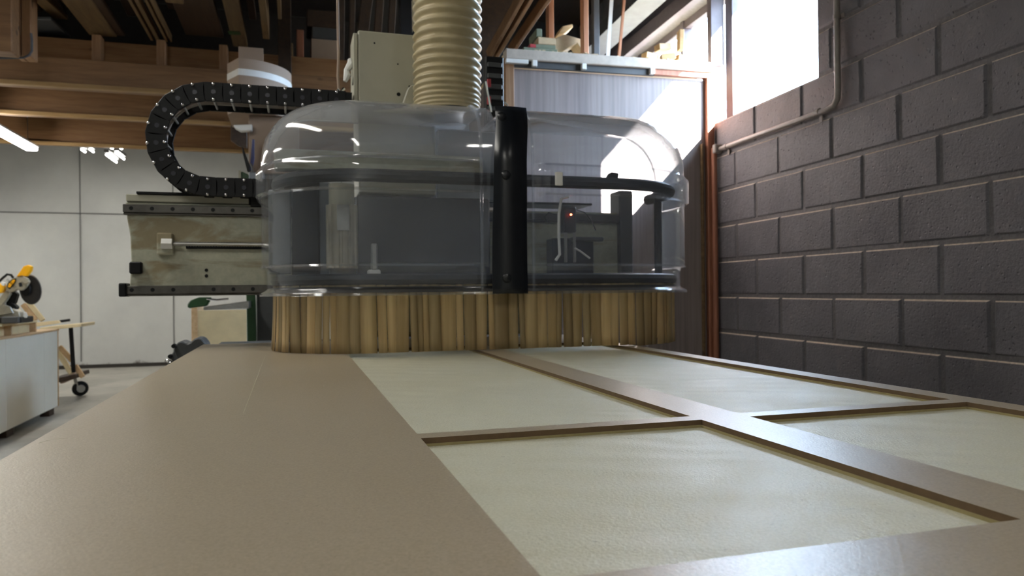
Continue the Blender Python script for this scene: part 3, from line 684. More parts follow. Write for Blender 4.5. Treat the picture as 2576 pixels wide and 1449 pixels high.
# upright cable chain behind hose on the right
uc = MB(); a = at(1222, 140, Y=2.6); b = at(1268, 275, Y=2.6)
up = part('upright_chain', MB().box(a.x, b.x, 2.6, 2.64, 1.5, a.z), M['black'], cn, bevel=.003)
for k in range(6):
    z_ = a.z-.03-k*.04
    part('chain_rung', MB().box(a.x+.005, b.x-.008, 2.592, 2.599, z_-.012, z_+.006), M['greyd'], up, bevel=.002)
for y in (208, 252):
    p = at(1231, y, Y=2.58); part('cable_tag', MB().box(p.x-.006, p.x+.006, 2.58, 2.59, p.z-.014, p.z+.014), M['red'], up)
part('air_line', MB().tube([at(x, y, Y=2.2) for x, y in ((1222, 205), (1228, 240), (1234, 270), (1236, 282))], .003, 8), M['white'], cn, smooth=True)
part('air_line', MB().tube([at(x, y, Y=2.3) for x, y in ((1268, 256), (1276, 264), (1280, 275))], .003, 8), M['white'], cn, smooth=True)

# drag chain
ch = part('cable_chain', MB().box(.15, .175, 2.295, 2.42, 1.607, 1.668), M['black'], cn, label='black cable chain with steel pins')
cyz = 2.285; CW = .125; zc_ = 1.503; Rm = .138; Ht = .056; xc = -.236
def cpath(s):
    Ls = .40
    if s < Ls: x = .165-s; return Vector((x, 0, zc_+Rm+.006*math.sin(s/Ls*PI)*0)), Vector((-1, 0, 0)), Vector((0, 0, 1))
    s -= Ls; A = PI*Rm
    if s < A:
        t = s/Rm; return Vector((xc-Rm*math.sin(t), 0, zc_+Rm*math.cos(t))), Vector((-math.cos(t), 0, -math.sin(t))), Vector((-math.sin(t), 0, math.cos(t)))
    s -= A; return Vector((xc+s, 0, zc_-Rm)), Vector((1, 0, 0)), Vector((0, 0, -1))
pitch = .0497; k = 0; s = .012
while s < .40+PI*Rm+.27:
    c, d, nn = cpath(s+pitch/2); m_ = MB()
    for yo in (0, CW-.008):
        out = []
        for tt in range(6): out.append((.5+.0, 0))
        ring = []
        for (u_, v_) in ((-.56, -.5), (.44, -.5), (.56, -.25), (.56, .25), (.44, .5), (-.56, .5)):
            pc, dc, nc = cpath(s+pitch/2+u_*pitch); ring.append(Vector((pc.x, cyz+yo, pc.z))+nc*v_*Ht)
        m_.prism(ring, (0, .008+.0015*(k % 2), 0))
    for u_ in (-.3, .3):
        pc, dc, nc = cpath(s+pitch/2+u_*pitch)
    pc = c+nn*(Ht/2-.004)
    m_.bar(Vector((pc.x, cyz+.008, pc.z)), Vector((pc.x, cyz+CW-.008, pc.z)), pitch*.55, .004, up=nn)
    part('chain_link', m_, M['black'], ch, bevel=.0015)
    for sg in (1, -1):
        pb = c+nn*sg*(Ht/2-.006)
        if sg < 0:
            part('cross_pin', MB().cyl((pb.x, cyz+.001, pb.z), (pb.x, cyz+CW, pb.z), .0038, 8), M['steel'], ch, smooth=True)
        bm_ = MB(); bm_.lathe((0, 0, 0), [(.0052, 0), (.0052, .002), (.003, .005), (.001, .006)], 10, M=Matrix.Translation((pb.x, cyz, pb.z)) @ Matrix.Rotation(PI/2, 4, 'X'))
        part('pin_head', bm_, M['chrome'], ch, smooth=True)
    pm = MB().cyl((c.x, cyz-.0012, c.z), (c.x, cyz+.001, c.z), .0065, 12); part('pivot', pm, M['blackm'], ch)
    s += pitch; k += 1
for yo, off, m_ in ((.03, -.008, 'cableA'), (.05, -.012, 'cableB'), (.068, -.008, 'cableA'), (.086, -.012, 'cableB'), (.1, -.006, 'cableA')):
    pts = []
    for q_ in range(60):
        c, d, nn = cpath(.01+q_*(.40+PI*Rm+.25)/60); c = c+nn*off; pts.append((c.x, cyz+yo, c.z))
    part('cable', MB().tube(pts, .0065, 8), M[m_], ch, smooth=True)

# ------------------------------------------------------------------ dust hood
FX0, FX1, FY, BYk, RC = -.088, 1.21, 1.905, 2.315, .285
def hood_path(d, nseg=16, back=BYk):
    # outline inset by d, from back left round the front to back right
    r = RC-d; p = []
    x0, x1, y0 = FX0+d, FX1-d, FY+d
    cl = Vector((FX0+RC, FY+RC, 0)); cr = Vector((FX1-RC, FY+RC, 0))
    for k in range(4): p.append((x0, back+(cl.y-back)*k/4))
    for k in range(nseg+1):
        t = PI+k/nseg*PI/2; p.append((cl.x+r*math.cos(t), cl.y+r*math.sin(t)))
    N = 64
    for k in range(1, N): p.append((cl.x+(cr.x-cl.x)*k/N, y0))
    for k in range(nseg+1):
        t = 1.5*PI+k/nseg*PI/2; p.append((cr.x+r*math.cos(t), cr.y+r*math.sin(t)))
    for k in range(1, 5): p.append((x1, cr.y+(back-cr.y)*k/4))
    return p
def sstep(a, b, x):
    t = max(0, min(1, (x-a)/(b-a))); return t*t*(3-2*t)
SX0, SX1 = .508, .607
def hood_inset(z, x, y, side):
    if y < FY+.4: pass
    d = 0.
    d += .014*(1-sstep(1.118, 1.13, z))                      # narrower foot
    d -= .020*(1-sstep(1.052, 1.066, z))                     # flared lip
    along = 1.
    if side == 'l': along = sstep(-.484-.0, -.470, -(x)) if True else 1
    if side == 'r': along = sstep(.645, .660, x)
    d -= .014*sstep(1.318, 1.324, z)*(1-sstep(1.398, 1.404, z))*along
    return d
TOPZ = 1.580; SH = .165; SD = .15
def hood_half(side):
    rings = []; zs = []
    z = 1.046
    while z < TOPZ-SH: zs.append((z, 0)); z += (.003 if (z < 1.07 or 1.112 < z < 1.136 or 1.312 < z < 1.33 or 1.392 < z < 1.41) else .012)
    for k in range(0, 15):
        t = k/14*PI/2; zs.append((TOPZ-SH+SH*math.sin(t)**.92, SD*(1-math.cos(t))))
    base = hood_path(0)
    idx = [i for i, (x, y) in enumerate(base) if (x <= SX0+.03 if side == 'l' else x >= SX1-.03)]
    vs = []; fs = []
    nrow = len(idx)
    for z, di in zs:
        for i in idx:
            bx, by = base[i]
            d = hood_inset(z, bx, by, side) if di == 0 else 0
            pth = HP.setdefault(round(di+d, 5), None)
            if pth is None: pth = HP[round(di+d, 5)] = hood_path(di+d)
            vs.append((pth[i][0], pth[i][1], z))
    R_ = len(zs)
    for a in range(R_-1):
        for b in range(nrow-1): fs.append((a*nrow+b, a*nrow+b+1, (a+1)*nrow+b+1, (a+1)*nrow+b))
    # flat top
    last = [(R_-1)*nrow+b for b in range(nrow)]
    if side == 'l':
        vs.append((vs[last[-1]][0], BYk, TOPZ)); fs.append(tuple(last+[len(vs)-1]))
    else:
        vs.append((vs[last[0]][0], BYk, TOPZ)); fs.append(tuple([len(vs)-1]+last))
    m_ = MB(); m_.add(vs, fs); return m_
HP = {}
for side, lab in (('l', 'left half of the clear hood'), ('r', 'right half of the clear hood')):
    o = part('hood_shell', hood_half(side), M['plastic'], cn, label=lab, smooth=True, sharp=50)
    sl = o.modifiers.new('thickness', 'SOLIDIFY'); sl.thickness = .003; sl.offset = -1
def bead(side, z, r, d=-.001):
    pts = [(x, y, z) for x, y in hood_path(d, 16) if (x <= SX0-.04 if side == 'l' else x >= SX1+.05)]
    part('moulded_bead', MB().tube(pts, r, 6), M['plastic'], cn, smooth=True)
for side in 'lr':
    for z, d in ((1.320, -.004), (1.403, 0), (1.126, -.001), (1.050, .001)): bead(side, z, .0032, d)
for X0 in (SX0-.026, SX1+.020):
    pts = [(X0, FY-.003, 1.05+k*(TOPZ-SH-1.05)/12) for k in range(13)]+[(X0, FY-.003+SD*(1-math.cos(k/10*PI/2)), TOPZ-SH+SH*math.sin(k/10*PI/2)**.92+.002) for k in range(1, 11)]
    part('moulded_bead', MB().tube(pts, .0042, 8), M['plastic'], cn, smooth=True)
# black centre strap following the front and over the top
st = MB(); prf = []
for k in range(26):
    z = 1.048+k*(TOPZ-SH-1.048)/25
    prf.append((FY-.016, z))
for k in range(1, 9): prf.append((FY-.016+.05*(k/8)**1.3, TOPZ-SH+(1.562-TOPZ+SH)*k/8))
vs = []; fs = []
for i, (y, z) in enumerate(prf):
    wob = .004*math.sin(z*9+1)
    for x in (SX0+.002+wob, (SX0+SX1)/2, SX1+wob*.6-.006*(z-1.05)/.5): vs.append((x+.018*sstep(1.4, 1.56, z), y-(.004 if x > SX0+.03 and x < SX1-.03 else 0), z))
for i in range(len(prf)-1):
    for b in range(2): fs.append((i*3+b, i*3+b+1, (i+1)*3+b+1, (i+1)*3+b))
st.add(vs, fs)
so_ = part('centre_strap', st, M['strap'], cn, label='black rubber strap over the hood seam', smooth=True)
sl = so_.modifiers.new('thickness', 'SOLIDIFY'); sl.thickness = .003; sl.offset = 0
for z in (1.53, 1.365, 1.09):
    part('rivet', MB().lathe((0, 0, 0), [(.013, 0), (.011, .003), (.005, .005), (.001, .0055)], 16, M=Matrix.Translation((.545, FY-.0215 if z < 1.5 else FY+.014, z)) @ Matrix.Rotation(PI/2, 4, 'X')), M['strap'], so_, smooth=True)
# clips on the right half
p = at(1405, 450, Y=FY-.012)
part('latch', MB().box(p.x-.011, p.x+.011, FY-.018, FY-.012, p.z-.019, p.z+.019), M['white'], cn, bevel=.004, seg=2)
# inner frame of the hood
def ringpts(d, z, back=2.28): return [(x, y, z) for x, y in hood_path(d, 12, back)]
part('hood_frame', MB().tube(ringpts(.045, 1.362), .0175, 10), M['black'], cn, label='black tube frame', smooth=True)
part('hood_frame', MB().tube(ringpts(.04, 1.088), .016, 8), M['black'], cn, label='black tube frame', smooth=True)
part('hood_frame', MB().tube([(FX1-.05, 2.2, 1.088), (FX1-.05, 2.2, 1.366)], .013, 10), M['black'], cn, label='black upright tube', smooth=True)
part('hood_frame', MB().tube([(FX0+.05, 2.26, 1.088), (FX0+.05, 2.26, 1.366)], .013, 10), M['greyp'], cn, label='grey upright tube', smooth=True)
p = at(1535, 445, Y=1.97); part('frame_knob', MB().prism([(p.x-.02, 1.95, 1.376), (p.x-.006, 1.95, 1.396), (p.x+.02, 1.95, 1.394), (p.x+.016, 1.95, 1.376)], (0, .02, 0)), M['black'], cn, bevel=.003)
# works inside the hood
def inb(name, x0, x1, y0, y1, Y, dep, m, lab=None, bev=.004):
    a = at(x0, y1, Y=Y); b = at(x1, y0, Y=Y)
    return part(name, MB().box(a.x, b.x, Y, Y+dep, a.z, b.z), M[m], cn, label=lab, bevel=bev)
inb('side_bracket', 676, 732, 478, 690, 2.22, .03, 'greyp')
inb('carriage_block', 735, 803, 440, 738, 2.16, .12, 'black')
inb('carriage_plate', 803, 830, 458, 738, 2.19, .05, 'greyp')
inb('carriage_cover', 900, 1232, 500, 738, 2.24, .06, 'blackm')
inb('upper_crossbar', 690, 1215, 395, 425, 2.26, .05, 'gantry')
inb('lower_plate', 810, 1000, 688, 700, 2.12, .05, 'greyp')
inb('tool_pin', 934, 950, 612, 680, 2.1, .02, 'steel')
inb('tool_socket', 926, 958, 678, 694, 2.1, .03, 'white')
inb('carriage_cover', 1390, 1494, 600, 700, 2.2, .06, 'blackm')
inb('valve_block', 1418, 1450, 520, 585, 2.1, .04, 'black')
inb('guide_rod', 1422, 1427, 585, 660, 2.1, .01, 'steel', bev=.001); inb('guide_rod', 1444, 1449, 585, 660, 2.1, .01, 'steel', bev=.001)
inb('cross_bracket', 1440, 1520, 596, 606, 2.12, .03, 'greyd')
inb('rear_post', 1560, 1592, 480, 738, 2.32, .08, 'greyd')
p = at(1436, 540, Y=2.09); part('indicator_light', MB().lathe((0, 0, 0), [(.003, 0), (.003, .003), (.001, .004)], 10, M=Matrix.Translation(p) @ Matrix.Rotation(PI/2, 4, 'X')), M['led'], cn, label='red indicator light')
part('air_tube', MB().tube([at(x, y, Y=2.08) for x, y in ((1450, 528), (1470, 535), (1488, 555), (1498, 580))], .002, 6), M['black'], cn, smooth=True)
part('air_tube', MB().tube([at(x, y, Y=2.05) for x, y in ((1430, 495), (1412, 500), (1406, 540), (1406, 600), (1408, 640), (1398, 655))], .0045, 8), M['white'], cn, smooth=True)
part('air_tube', MB().tube([at(x, y, Y=2.08) for x, y in ((1378, 560), (1370, 545), (1380, 535), (1396, 540))], .002, 6), M['black'], cn, smooth=True)
part('air_tube', MB().tube([at(x, y, Y=2.08) for x, y in ((1446, 624), (1460, 632), (1484, 650))], .003, 6), M['white'], cn, smooth=True)
# ribbed spindle motor
p0 = at(862, 675, Y=2.14); p1 = at(862, 515, Y=2.14); p2 = at(862, 462, Y=2.14)
smm = MB(); nr_ = 96; ring = []
for k in range(nr_): t = 2*PI*k/nr_; r_ = .041+(.0035 if (k % 8) < 5 else -.0025); ring.append((p0.x+r_*math.cos(t), 2.16+r_*math.sin(t), p0.z))
smm.prism(ring, (0, 0, p1.z-p0.z))
sm_ = part('spindle_motor', smm, M['cast'], cn, label='ribbed grey spindle motor')
part('motor_cap', MB().tube([(p0.x, 2.16, p1.z), (p0.x, 2.16, p2.z)], .036, 32), M['cream'], sm_, smooth=True)
part('rating_plate', MB().box(p0.x-.016, p0.x+.018, 2.112, 2.118, p1.z-.075, p1.z-.003), M['steel'], sm_)
part('spindle_nose', MB().lathe((p0.x, 2.16, 0), [(.012, p0.z-.10), (.012, p0.z-.05), (.03, p0.z-.045), (.038, p0.z)], 24), M['steel'], sm_, smooth=True)

# curtain strips round the foot of the hood
sp_ = hood_path(.034, 14, 2.30); L = [0]
for a, b in zip(sp_[:-1], sp_[1:]): L.append(L[-1]+math.dist(a, b))
def onp(s):
    s = max(0, min(L[-1]-1e-6, s))
    for i in range(len(L)-1):
        if L[i+1] >= s:
            t = (s-L[i])/(L[i+1]-L[i]); a, b = sp_[i], sp_[i+1]
            d = Vector((b[0]-a[0], b[1]-a[1], 0)).normalized(); return Vector((a[0]+(b[0]-a[0])*t, a[1]+(b[1]-a[1])*t, 0)), d
rs = random.Random(12); s = .01
while s < L[-1]-.02:
    wd_ = rs.choice((.016, .024, .034, .042, .02, .028)); gp = rs.choice((-.001, -.001, 0, .0012))
    p, d = onp(s+wd_/2); nrm = Vector((d.y, -d.x, 0)); lean = rs.uniform(-.004, .006); yo = rs.uniform(-.002, .003)
    zb = TZ+.0015 if p.x < .95 and p.y < 2.5 else TZ+.0015
    if p.x > X_[5]: zb = TZ-rs.uniform(.0, .004)+.0006
    vs = []; fs = []
    flare = .006*(p.x < 0)
    twl = rs.uniform(-.25, .25)
    for r_ in range(7):
        t = r_/6; z = 1.075+(zb+.0-1.075)*t
        for u_ in (-1, -.33, .33, 1):
            q = p+d*(u_*wd_/2+lean*t)+nrm*(yo+flare*t*t+u_*twl*t*.01+.0014*math.cos(u_*2.4))
            vs.append((q.x, q.y, z))
    for r_ in range(6):
        for b in range(3): fs.append((r_*4+b, r_*4+b+1, (r_+1)*4+b+1, (r_+1)*4+b))
    m_ = MB(); m_.add(vs, fs)
    o = part('curtain_strip', m_, M['strip'], cn, smooth=True)
    sl = o.modifiers.new('thickness', 'SOLIDIFY'); sl.thickness = .0012
    s += wd_+gp
part('curtain_holder', MB().tube([(x, y, 1.062) for x, y in hood_path(.034, 14, 2.30)], .009, 6), M['black'], cn)

# small clamp beyond the board's right edge
a = at(1632, 882, Y=2.35); b = at(1624, 862, Y=2.35)
solo('small_clamp', MB().bar((a.x, a.y, .86), b, .014, .01, up=(0, -1, 0)), M['white'], 'small white metal stop beside the far right edge of the board', 'stop', bevel=.002)
# hanging air hose in front of the beams
a = at(851, -30, Y=2.42); pts = [at(x, y, Y=2.42) for x, y in ((849, -30), (850, 60), (852, 130), (850, 190), (852, 228))]
ah = thing('hanging_air_hose', 'thin pale hose hanging straight down to the cable chain left of the machine head', 'hose', pts[-1])
pts[0] = Vector((pts[0].x, pts[0].y, ZC-.0)); pts.insert(1, at(849, -30, Y=2.42))
part('hose', MB().tube(pts, .0042, 8), M['card'], ah, smooth=True)
part('fitting', MB().tube([at(x, y, Y=2.41) for x, y in ((850, 224), (856, 232), (866, 222))], .005, 8), M['chrome'], ah, smooth=True)

# ------------------------------------------------------------------ things behind the machine
DY = 4.92
cab_top = at(700, 436, Y=4.72).z
Yf = 4.62; rd = .30; Xc = at(600, 200, Y=Yf).x; Xl = at(572, 200, Y=Yf+.14).x
def dplan(e):
    p = [(Xc-e*.5, Yf-e)]
    for k in range(1, 25):
        t = k/24*PI/2; p.append((Xc+(rd+e)*math.sin(t), Yf+rd-(rd+e)*math.cos(t)))
    return p+[(Xc+rd+e, Yf+.5), (Xl-e, Yf+.5), (Xl-e, Yf+.14-e*.4)]
zbt = at(640, 306, Y=4.92).z; ztop = at(661, 154, Y=Yf+.03).z
dc = thing('paper_drum', 'big beige fibre drum with white tape band on a carton behind the cable chain', 'drum', (Xc+.1, Yf+.25, zbt))
part('drum_body', MB().prism([(x, y, zbt) for x, y in dplan(0)], (0, 0, ztop-zbt)), M['card'], dc, smooth=True)
zb1 = at(661, 196, Y=Yf+.03).z; zb2 = at(661, 180, Y=Yf+.03).z
part('tape_band', MB().prism([(x, y, zb1) for x, y in dplan(.002)], (0, 0, zb2-zb1)), M['tape'], dc, smooth=True)
a = at(598, 240, Y=Yf-.03); b = at(661, 110, Y=Yf-.03)
part('flap', MB().box(a.x, b.x, Yf+.055, Yf+.065, ztop-.01, b.z), M['card'], dc, bevel=.002)
a = at(626, 440, Y=4.74); b = at(752, 300, Y=4.74)
solo('tall_carton', MB().box(a.x, b.x, 4.74, 5.08, cab_top+.001, zbt-.001), M['card'], 'tall beige carton under the fibre drum, behind the left end of the clear hood', 'carton', bevel=.004)
solo('crumpled_liner', MB().pxprism([(586, 314), (634, 312), (634, 328), (606, 330), (592, 322)], 4.69, .0495), M['tape'], 'crumpled white liner hanging under the cable chain beside the carton', 'liner', bevel=.004)
solo('hung_tool_box', MB().pxprism([(582, 285), (600, 285), (600, 318), (622, 330), (622, 372), (600, 366), (580, 352)], 6.156, .043), M['lumber_dark'], 'brown box fixed to the beam left of the drum stand', 'box', bevel=.004)

gm = thing('green_machine', 'green workshop machine with grey box and steel table standing behind the gantry', 'machine', (-.32, 4.9, 0))
a = at(606, 430, Y=4.7); b = at(626, 430, Y=4.7); c = at(645, 500, Y=4.7)
part('column', MB().prism([(a.x, 4.7, a.z), (b.x, 4.7, a.z-.02), (at(643, 760, Y=4.7).x, 4.7, 1.0), (at(647, 860, Y=4.7).x, 4.7, 0), (at(624, 860, Y=4.7).x, 4.7, 0), (at(620, 760, Y=4.7).x, 4.7, 1.0)], (0, .06, 0)), M['green'], gm, bevel=.006)
part('edge_strip', MB().prism([(a.x-.012, 4.68, a.z), (a.x, 4.68, a.z), (a.x+.0, 4.68, 1.5), (a.x-.012, 4.68, 1.5)], (0, .1, 0)), M['cream'], gm)
a = at(626, 488, Y=4.62); b = at(664, 433, Y=4.62)
part('grey_box', MB().box(a.x, b.x, 4.62, 4.69, a.z-.3, b.z), M['greyp'], gm, bevel=.006)
a = at(644, 860, Y=4.765); b = at(700, 755, Y=4.765)
part('cabinet', MB().box(a.x+.004, b.x+.14, 4.765, 5.1, 0, cab_top), M['greyd'], gm, bevel=.006)
part('table_top', MB().pxprism([(512, 772), (626, 757), (626, 776), (512, 780)], 4.45, .3), M['steel'], gm, bevel=.003)
part('green_arm', MB().pxprism([(470, 768), (478, 756), (500, 748), (532, 748), (520, 770), (474, 776)], 4.39, .05), M['green'], gm, bevel=.006)
part('handle', MB().tube([at(x, y, Y=4.38) for x, y in ((520, 752), (545, 755), (575, 752))], .006, 8), M['chrome'], gm, smooth=True)
# spring clamp on top of the grey box
sc = thing('spring_clamp', 'black and blue spring clamp standing on the grey machine box', 'clamp', at(632, 433, Y=4.66))
part('jaw', MB().pxprism([(608, 368), (612, 372), (630, 420), (630, 432), (622, 432), (610, 385)], 4.65, .02), M['black'], sc, bevel=.003)
part('grip', MB().pxprism([(634, 350), (640, 350), (640, 400), (634, 430), (628, 428), (632, 380)], 4.65, .02), M['blue'], sc, bevel=.003)
part('spring', MB().tube([at(x, y, Y=4.64) for x, y in ((630, 412), (634, 422), (635, 432))], .007, 8), M['chrome'], sc, smooth=True)
pb = thing('plywood_crate', 'pale plywood crate standing under the green machine table', 'crate', (at(555, 860, Y=5.9).x, 6.1, 0))
a = at(487, 866, Y=5.9); b = at(620, 779, Y=5.9)
part('front_panel', MB().box(a.x, b.x, 5.9, 5.92, 0.0, b.z), M['plyboard'], pb, bevel=.002)
part('side_panel', MB().box(a.x-.0, a.x+.02, 5.921, 6.4, 0.0, b.z+.03), M['plyedge'], pb, bevel=.002)
part('corner_post', MB().box(a.x-.012, a.x+.03, 5.885, 5.899, 0.0, b.z+.03), M['plyedge'], pb, bevel=.002)

# ------------------------------------------------------------------ workbench with mitre saw, cart behind it
wk = thing('workbench', 'long white panelled workbench with pale wooden tray top at the left', 'workbench', (-2.5, 5.6, 0))
bx0, bx1, by0, by1 = -3.0, -2.03, 4.2, 7.45
part('carcass', MB().box(bx0, bx1-.018, by0, by1, .062, .735), M['white_paint'], wk)
ys = [by0, 5.05, 6.22, 7.08, by1]
for k in range(4): part('panel', MB().box(bx1-.017, bx1, ys[k]+.002, ys[k+1]-.002, .064, .735), M['white_paint'], wk, bevel=.002)
part('top_board', MB().box(bx0, bx1+.012, by0, by1+.02, .737, .754), M['plyedge'], wk, bevel=.002)
tr = part('tray', MB().box(bx0+.1, bx1-.0, by0, 6.92, .832, .85).box(bx0+.1, bx0+.12, by0, 6.9, .755, .832), M['plyboard'], wk, bevel=.002)
for y in (4.7, 5.3, 5.9, 6.35, 6.9): part('divider', MB().box(bx0+.12, bx1-.004, y-.01, y+.01, .755, .832), M['plyedge'], wk)
part('tray_back', MB().box(bx1-.06, bx1-.05, by0, 6.9, .755, .832), M['plyboard'], wk)
part('corner_edge', MB().box(bx1-.02, bx1+.004, by1+.001, by1+.014, .064, .735), M['plyedge'], wk)
for y in (by1-.12, 6.35, 5.0):
    for x in (bx1-.09, bx0+.05): part('foot', MB().box(x, x+.07, y-.06, y+.08, 0, .06), M['lumber_dark'], wk)

ms = thing('mitre_saw', 'yellow and grey mitre saw with black blade guard standing on the left workbench', 'saw', (-2.25, 6.3, .852))
SY = 6.3
def sx(px, th, y=SY): return MB().pxprism(px, y, th)
disc = []
for k in range(36):
    t = 2*PI*k/36; disc.append((75+27*math.cos(t)-3*math.sin(t), 729-37*math.sin(t)))
part('blade_guard', sx(disc, .03, 6.30), M['rubberd'], ms, bevel=.006, seg=2)
disc2 = [(64+13*math.cos(2*PI*k/24), 728-17*math.sin(2*PI*k/24)) for k in range(24)]
part('guard_hub', sx(disc2, .02, 6.275), M['black'], ms, bevel=.004)
part('blade', sx([(76+29*math.cos(t)-3*math.sin(t), 729-39*math.sin(t)) for t in [PI*(-.15+.7*k/14) for k in range(15)]]+[(70, 700)], .003, 6.318), M['steel'], ms)
part('gear_housing', sx([(22, 735), (12, 726), (18, 712), (30, 700), (48, 694), (66, 698), (74, 708), (66, 722), (54, 732), (44, 728), (32, 734)], .04, 6.23), M['cast'], ms, bevel=.006)
part('vent_cap', sx([(52, 705), (58, 696), (72, 702), (74, 710), (60, 716)], .02, 6.205), M['cast'], ms, bevel=.003)
part('housing_knob', sx([(46, 712), (52, 710), (54, 720), (48, 722)], .02, 6.205), M['black'], ms, bevel=.003)
hn = part('handle', sx([(40, 696), (58, 670), (70, 666), (80, 670), (78, 682), (66, 696), (54, 694)], .045, 6.22), M['yellow'], ms, bevel=.008, seg=2)
part('carry_handle', MB().tube([at(x, y, Y=6.24) for x, y in ((-6, 712), (6, 700), (18, 690), (28, 692), (34, 700))], .009, 8), M['black'], ms, smooth=True)
part('motor', sx([(-20, 715), (0, 712), (10, 716), (8, 732), (0, 738), (-20, 736)], .07, 6.2), M['yellow'], ms, bevel=.01)
part('motor_vent', sx([(4, 708), (12, 712), (9, 720), (2, 716)], .03, 6.18), M['white'], ms, bevel=.003)
lb = part('name_label', sx([(17, 722), (19, 712), (34, 700), (41, 700), (39, 710), (24, 728)], .006, 6.222), M['black'], ms, bevel=.003)
part('yellow_plate', sx([(19, 722), (22, 713), (34, 703), (38, 704), (37, 709), (25, 724)], .003, 6.218), M['yellow'], ms, bevel=.001)
def text(s_, size, mat, M_, par, ext=.0008):
    cu = bpy.data.curves.new('lettering', 'FONT'); cu.body = s_; cu.size = size; cu.extrude = ext; cu.align_x = 'CENTER'; cu.align_y = 'CENTER'
    t = bpy.data.objects.new('lettering', cu); COL.objects.link(t); cu.materials.append(mat)
    me = bpy.data.meshes.new_from_object(t); bpy.data.objects.remove(t); t = bpy.data.objects.new('lettering', me); COL.objects.link(t)
    t.parent = par; t.matrix_local = Matrix.Translation(-ROOTS[par.name][0]) @ M_; return t
tp = at(28.5, 713.5, Y=6.214)
text('DEWALT', .021, M['black'], Matrix.Translation(tp) @ Matrix.Rotation(-math.radians(-48), 4, 'Y') @ Matrix.Rotation(PI/2, 4, 'X') , ms)
part('arm', sx([(-10, 760), (14, 730), (26, 738), (18, 752), (4, 770), (-10, 775)], .05, 6.24), M['cast'], ms, bevel=.006)
part('pivot_body', sx([(8, 758), (18, 740), (30, 728), (44, 740), (36, 764), (20, 768)], .06, 6.30), M['black'], ms, bevel=.006)
part('fence', sx([(-20, 775), (10, 766), (26, 772), (34, 788), (10, 792), (-20, 795)], .02, 6.2), M['steel'], ms, bevel=.004)
part('turntable', sx([(-20, 778), (30, 776), (48, 784), (52, 800), (-20, 801)], .10, 6.24), M['cast'], ms, bevel=.006)
part('trunnion', sx([(2, 768), (30, 762), (42, 772), (36, 784), (4, 784)], .07, 6.28), M['black'], ms, bevel=.006)
part('fence_post', sx([(58, 785), (66, 786), (67, 800), (58, 800)], .02, 6.25), M['white'], ms, bevel=.004)
zb_ = .852
a = at(-20, 795, Y=6.24); b = at(14, 795, Y=6.24); c = at(60, 795, Y=6.24)
part('base', MB().box(a.x-.2, c.x, 6.18, 6.45, zb_, zb_+.045), M['black'], ms, bevel=.006)
part('base_block', MB().box(b.x, c.x-.005, 6.15, 6.179, zb_, zb_+.05), M['greyd'], ms, bevel=.006)

ct = thing('lumber_cart', 'rolling lumber cart with black frame and slanted pale boards behind the white bench', 'cart', (-2.2, 8.5, 0))
CY = 8.5
def cpx(px, th, y=CY): return MB().pxprism(px, y, th)
part('cart_top', cpx([(100, 824), (160, 818), (205, 814), (204, 822), (165, 826), (100, 831)], .5, 7.9), M['plyboard'], ct, bevel=.004)
part('tool_rest', cpx([(87, 812), (145, 806), (150, 813), (88, 822)], .06, 7.6), M['plyboard'], ct, bevel=.003)
part('clamp_bar', MB().tube([at(x, y, Y=7.7) for x, y in ((140, 810), (176, 805))], .012, 8), M['black'], ct, smooth=True)
part('leg', MB().tube([at(178, 824, Y=8.2), at(185, 936, Y=8.3)], .02, 8), M['black'], ct, smooth=True)
for px, m_ in (((30, 760, 62, 806), 'plyboard'), ((58, 766, 90, 806), 'plyedge'), ((72, 760, 108, 806), 'plyboard'), ((150, 872, 182, 908), 'plyedge'), ((146, 884, 180, 940), 'plyboard'), ((190, 920, 208, 948), 'plyedge')):
    a = at(px[0], px[1], Y=8.35); b = at(px[2], px[3], Y=8.3)
    part('slanted_board', MB().bar(a, b, .045, .03, up=(0, -1, 0)), M[m_], ct, bevel=.003)
part('bundle', cpx([(152, 950), (186, 938), (192, 950), (160, 964), (150, 966)], .1, 8.35), M['card'], ct, bevel=.008)
part('deck', cpx([(120, 956), (190, 942), (192, 952), (120, 968)], .5, 8.2), M['lumber_dark'], ct, bevel=.004)
for cy, cx_ in ((8.62, 202), (8.3, 90)):
    c = at(cx_, 978, Y=cy); wh = part('caster', MB().lathe((0, 0, 0), [(.03, -.022), (.062, -.022), (.075, -.014), (.079, 0), (.075, .014), (.062, .022), (.03, .022)], 28, M=Matrix.Translation((c.x, cy, .0795)) @ Matrix.Rotation(.5, 4, 'Z') @ Matrix.Rotation(PI/2, 4, 'X')), M['black'], ct, label='black caster wheel', smooth=True)
    part('hub', MB().lathe((0, 0, 0), [(.01, -.026), (.04, -.025), (.04, .025), (.01, .026)], 20, M=Matrix.Translation((c.x, cy, .0795)) @ Matrix.Rotation(.5, 4, 'Z') @ Matrix.Rotation(PI/2, 4, 'X')), M['steel'], wh, smooth=True)
    part('caster_fork', MB().bar((c.x-.02, cy-.035, .09), (c.x-.05, cy-.03, .24), .03, .006, up=(0, 1, 0)), M['steel'], ct)

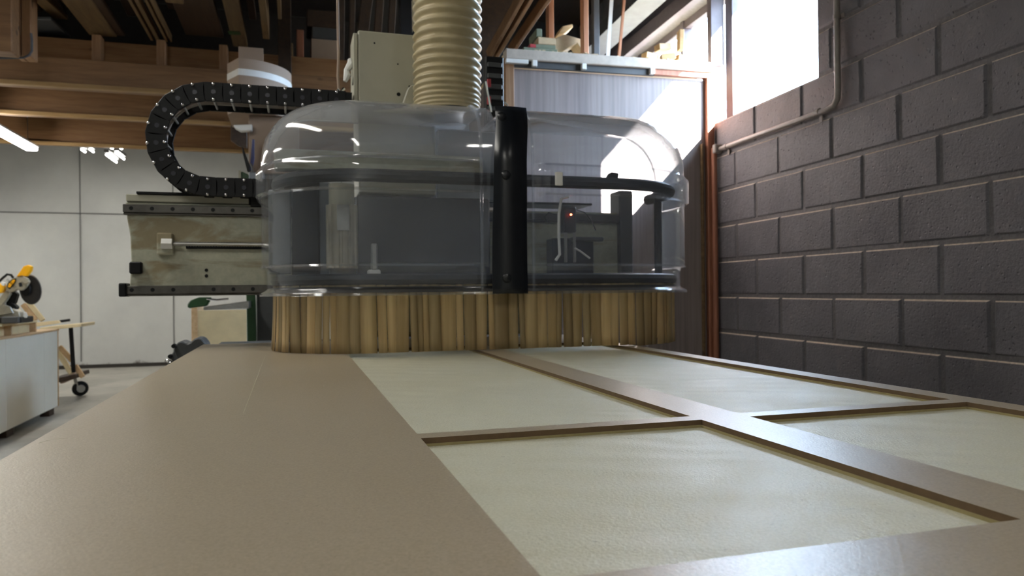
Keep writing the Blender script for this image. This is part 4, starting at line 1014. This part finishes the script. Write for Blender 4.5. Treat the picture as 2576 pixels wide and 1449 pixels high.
# ------------------------------------------------------------------ lamps
LG = 'tube lamps'
def lamp(x0, x1, y0, y1, z, label, top=ZC, refl=.05):
    t = thing('tube_lamp', label, 'lamp', ((x0+x1)/2, (y0+y1)/2, z), group=LG)
    part('housing', MB().box(x0-refl, x1+refl, y0, y1, z+.03, z+.05), M['white'], t, bevel=.004)
    part('tube', MB().box(x0, x1, y0+.01, y1-.01, z, z+.029), M['tube'], t, bevel=.01, seg=2)
    for y in (y0+.12, y1-.12): part('hanger', MB().cyl(((x0+x1)/2, y, z+.05), ((x0+x1)/2, y, top), .003, 6), M['steel'], t)
    return t
a = at(95, 381, Z=2.30)
lamp(a.x-.085, a.x+.005, a.y-2.4, a.y, 2.30, 'bright tube lamp hanging at the left edge below the far beam', refl=.004, top=ZB+.235)
def small(xa, ya, xb, yb, z, lab):
    a = at(xa, ya, Z=z); b = at(xb, yb, Z=z)
    t = thing('bare_tube_lamp', lab, 'lamp', b, group='small bare tube lamps below the far beam')
    part('tube', MB().cyl((b.x, b.y-(b.y-a.y)*.6, z), b, .009, 10), M['tube'], t, smooth=True)
    part('batten', MB().box(b.x-.02, b.x+.02, b.y-(b.y-a.y)*.6, b.y, z+.02, z+.05), M['greyd'], t)
    part('hanger', MB().cyl((b.x, b.y-.1, z+.05), (b.x, b.y-.1, ZC), .003, 6), M['steel'], t)
small(255, 376, 293, 408, 2.36, 'third bare tube from the left below the far beam')
small(276, 372, 312, 400, 2.40, 'rightmost bare tube below the far beam')
small(200, 372, 214, 382, 2.42, 'leftmost bare tube below the far beam')
small(220, 371, 235, 382, 2.44, 'second bare tube from the left below the far beam')
lamp(-1.42, -1.24, 1.2, 3.15, 2.78, 'added fill tube lamp hanging over the aisle left of the router, outside the view')  # added unseen lamp, brightens the bench front and the board
lamp(-.6, -.46, -1.9, -.4, 2.75, 'added fill tube lamp hanging behind the camera position, outside the view')  # added unseen fill from behind the camera
lamp(-4.4, -4.26, 3.5, 5.1, 2.75, 'added fill tube lamp over the far left of the shop, outside the view', refl=.1)  # added unseen lamp, general light from the left
lamp(-4.6, -4.46, 8.6, 11.0, 2.35, 'added tube lamp brightening the back wall at the left, outside the view', top=ZC)  # added unseen lamp, lifts the left of the back wall
lamp(-.28, -.14, 9.4, 11.0, 2.55, 'added tube lamp near the back wall, hidden behind the paper drum', top=ZC)  # added lamp kept out of sight, lights the back wall
lamp(1.15, 1.25, -.9, -.4, 2.75, 'added fill tube lamp above the right of the router, outside the view')  # added unseen fill for the right end of the curtain strips
lamp(-2.3, -2.16, 8.7, 10.8, 2.97, 'added tube lamp before the white back wall, hidden behind the beams')  # added lamp hidden by the beams to brighten the back wall
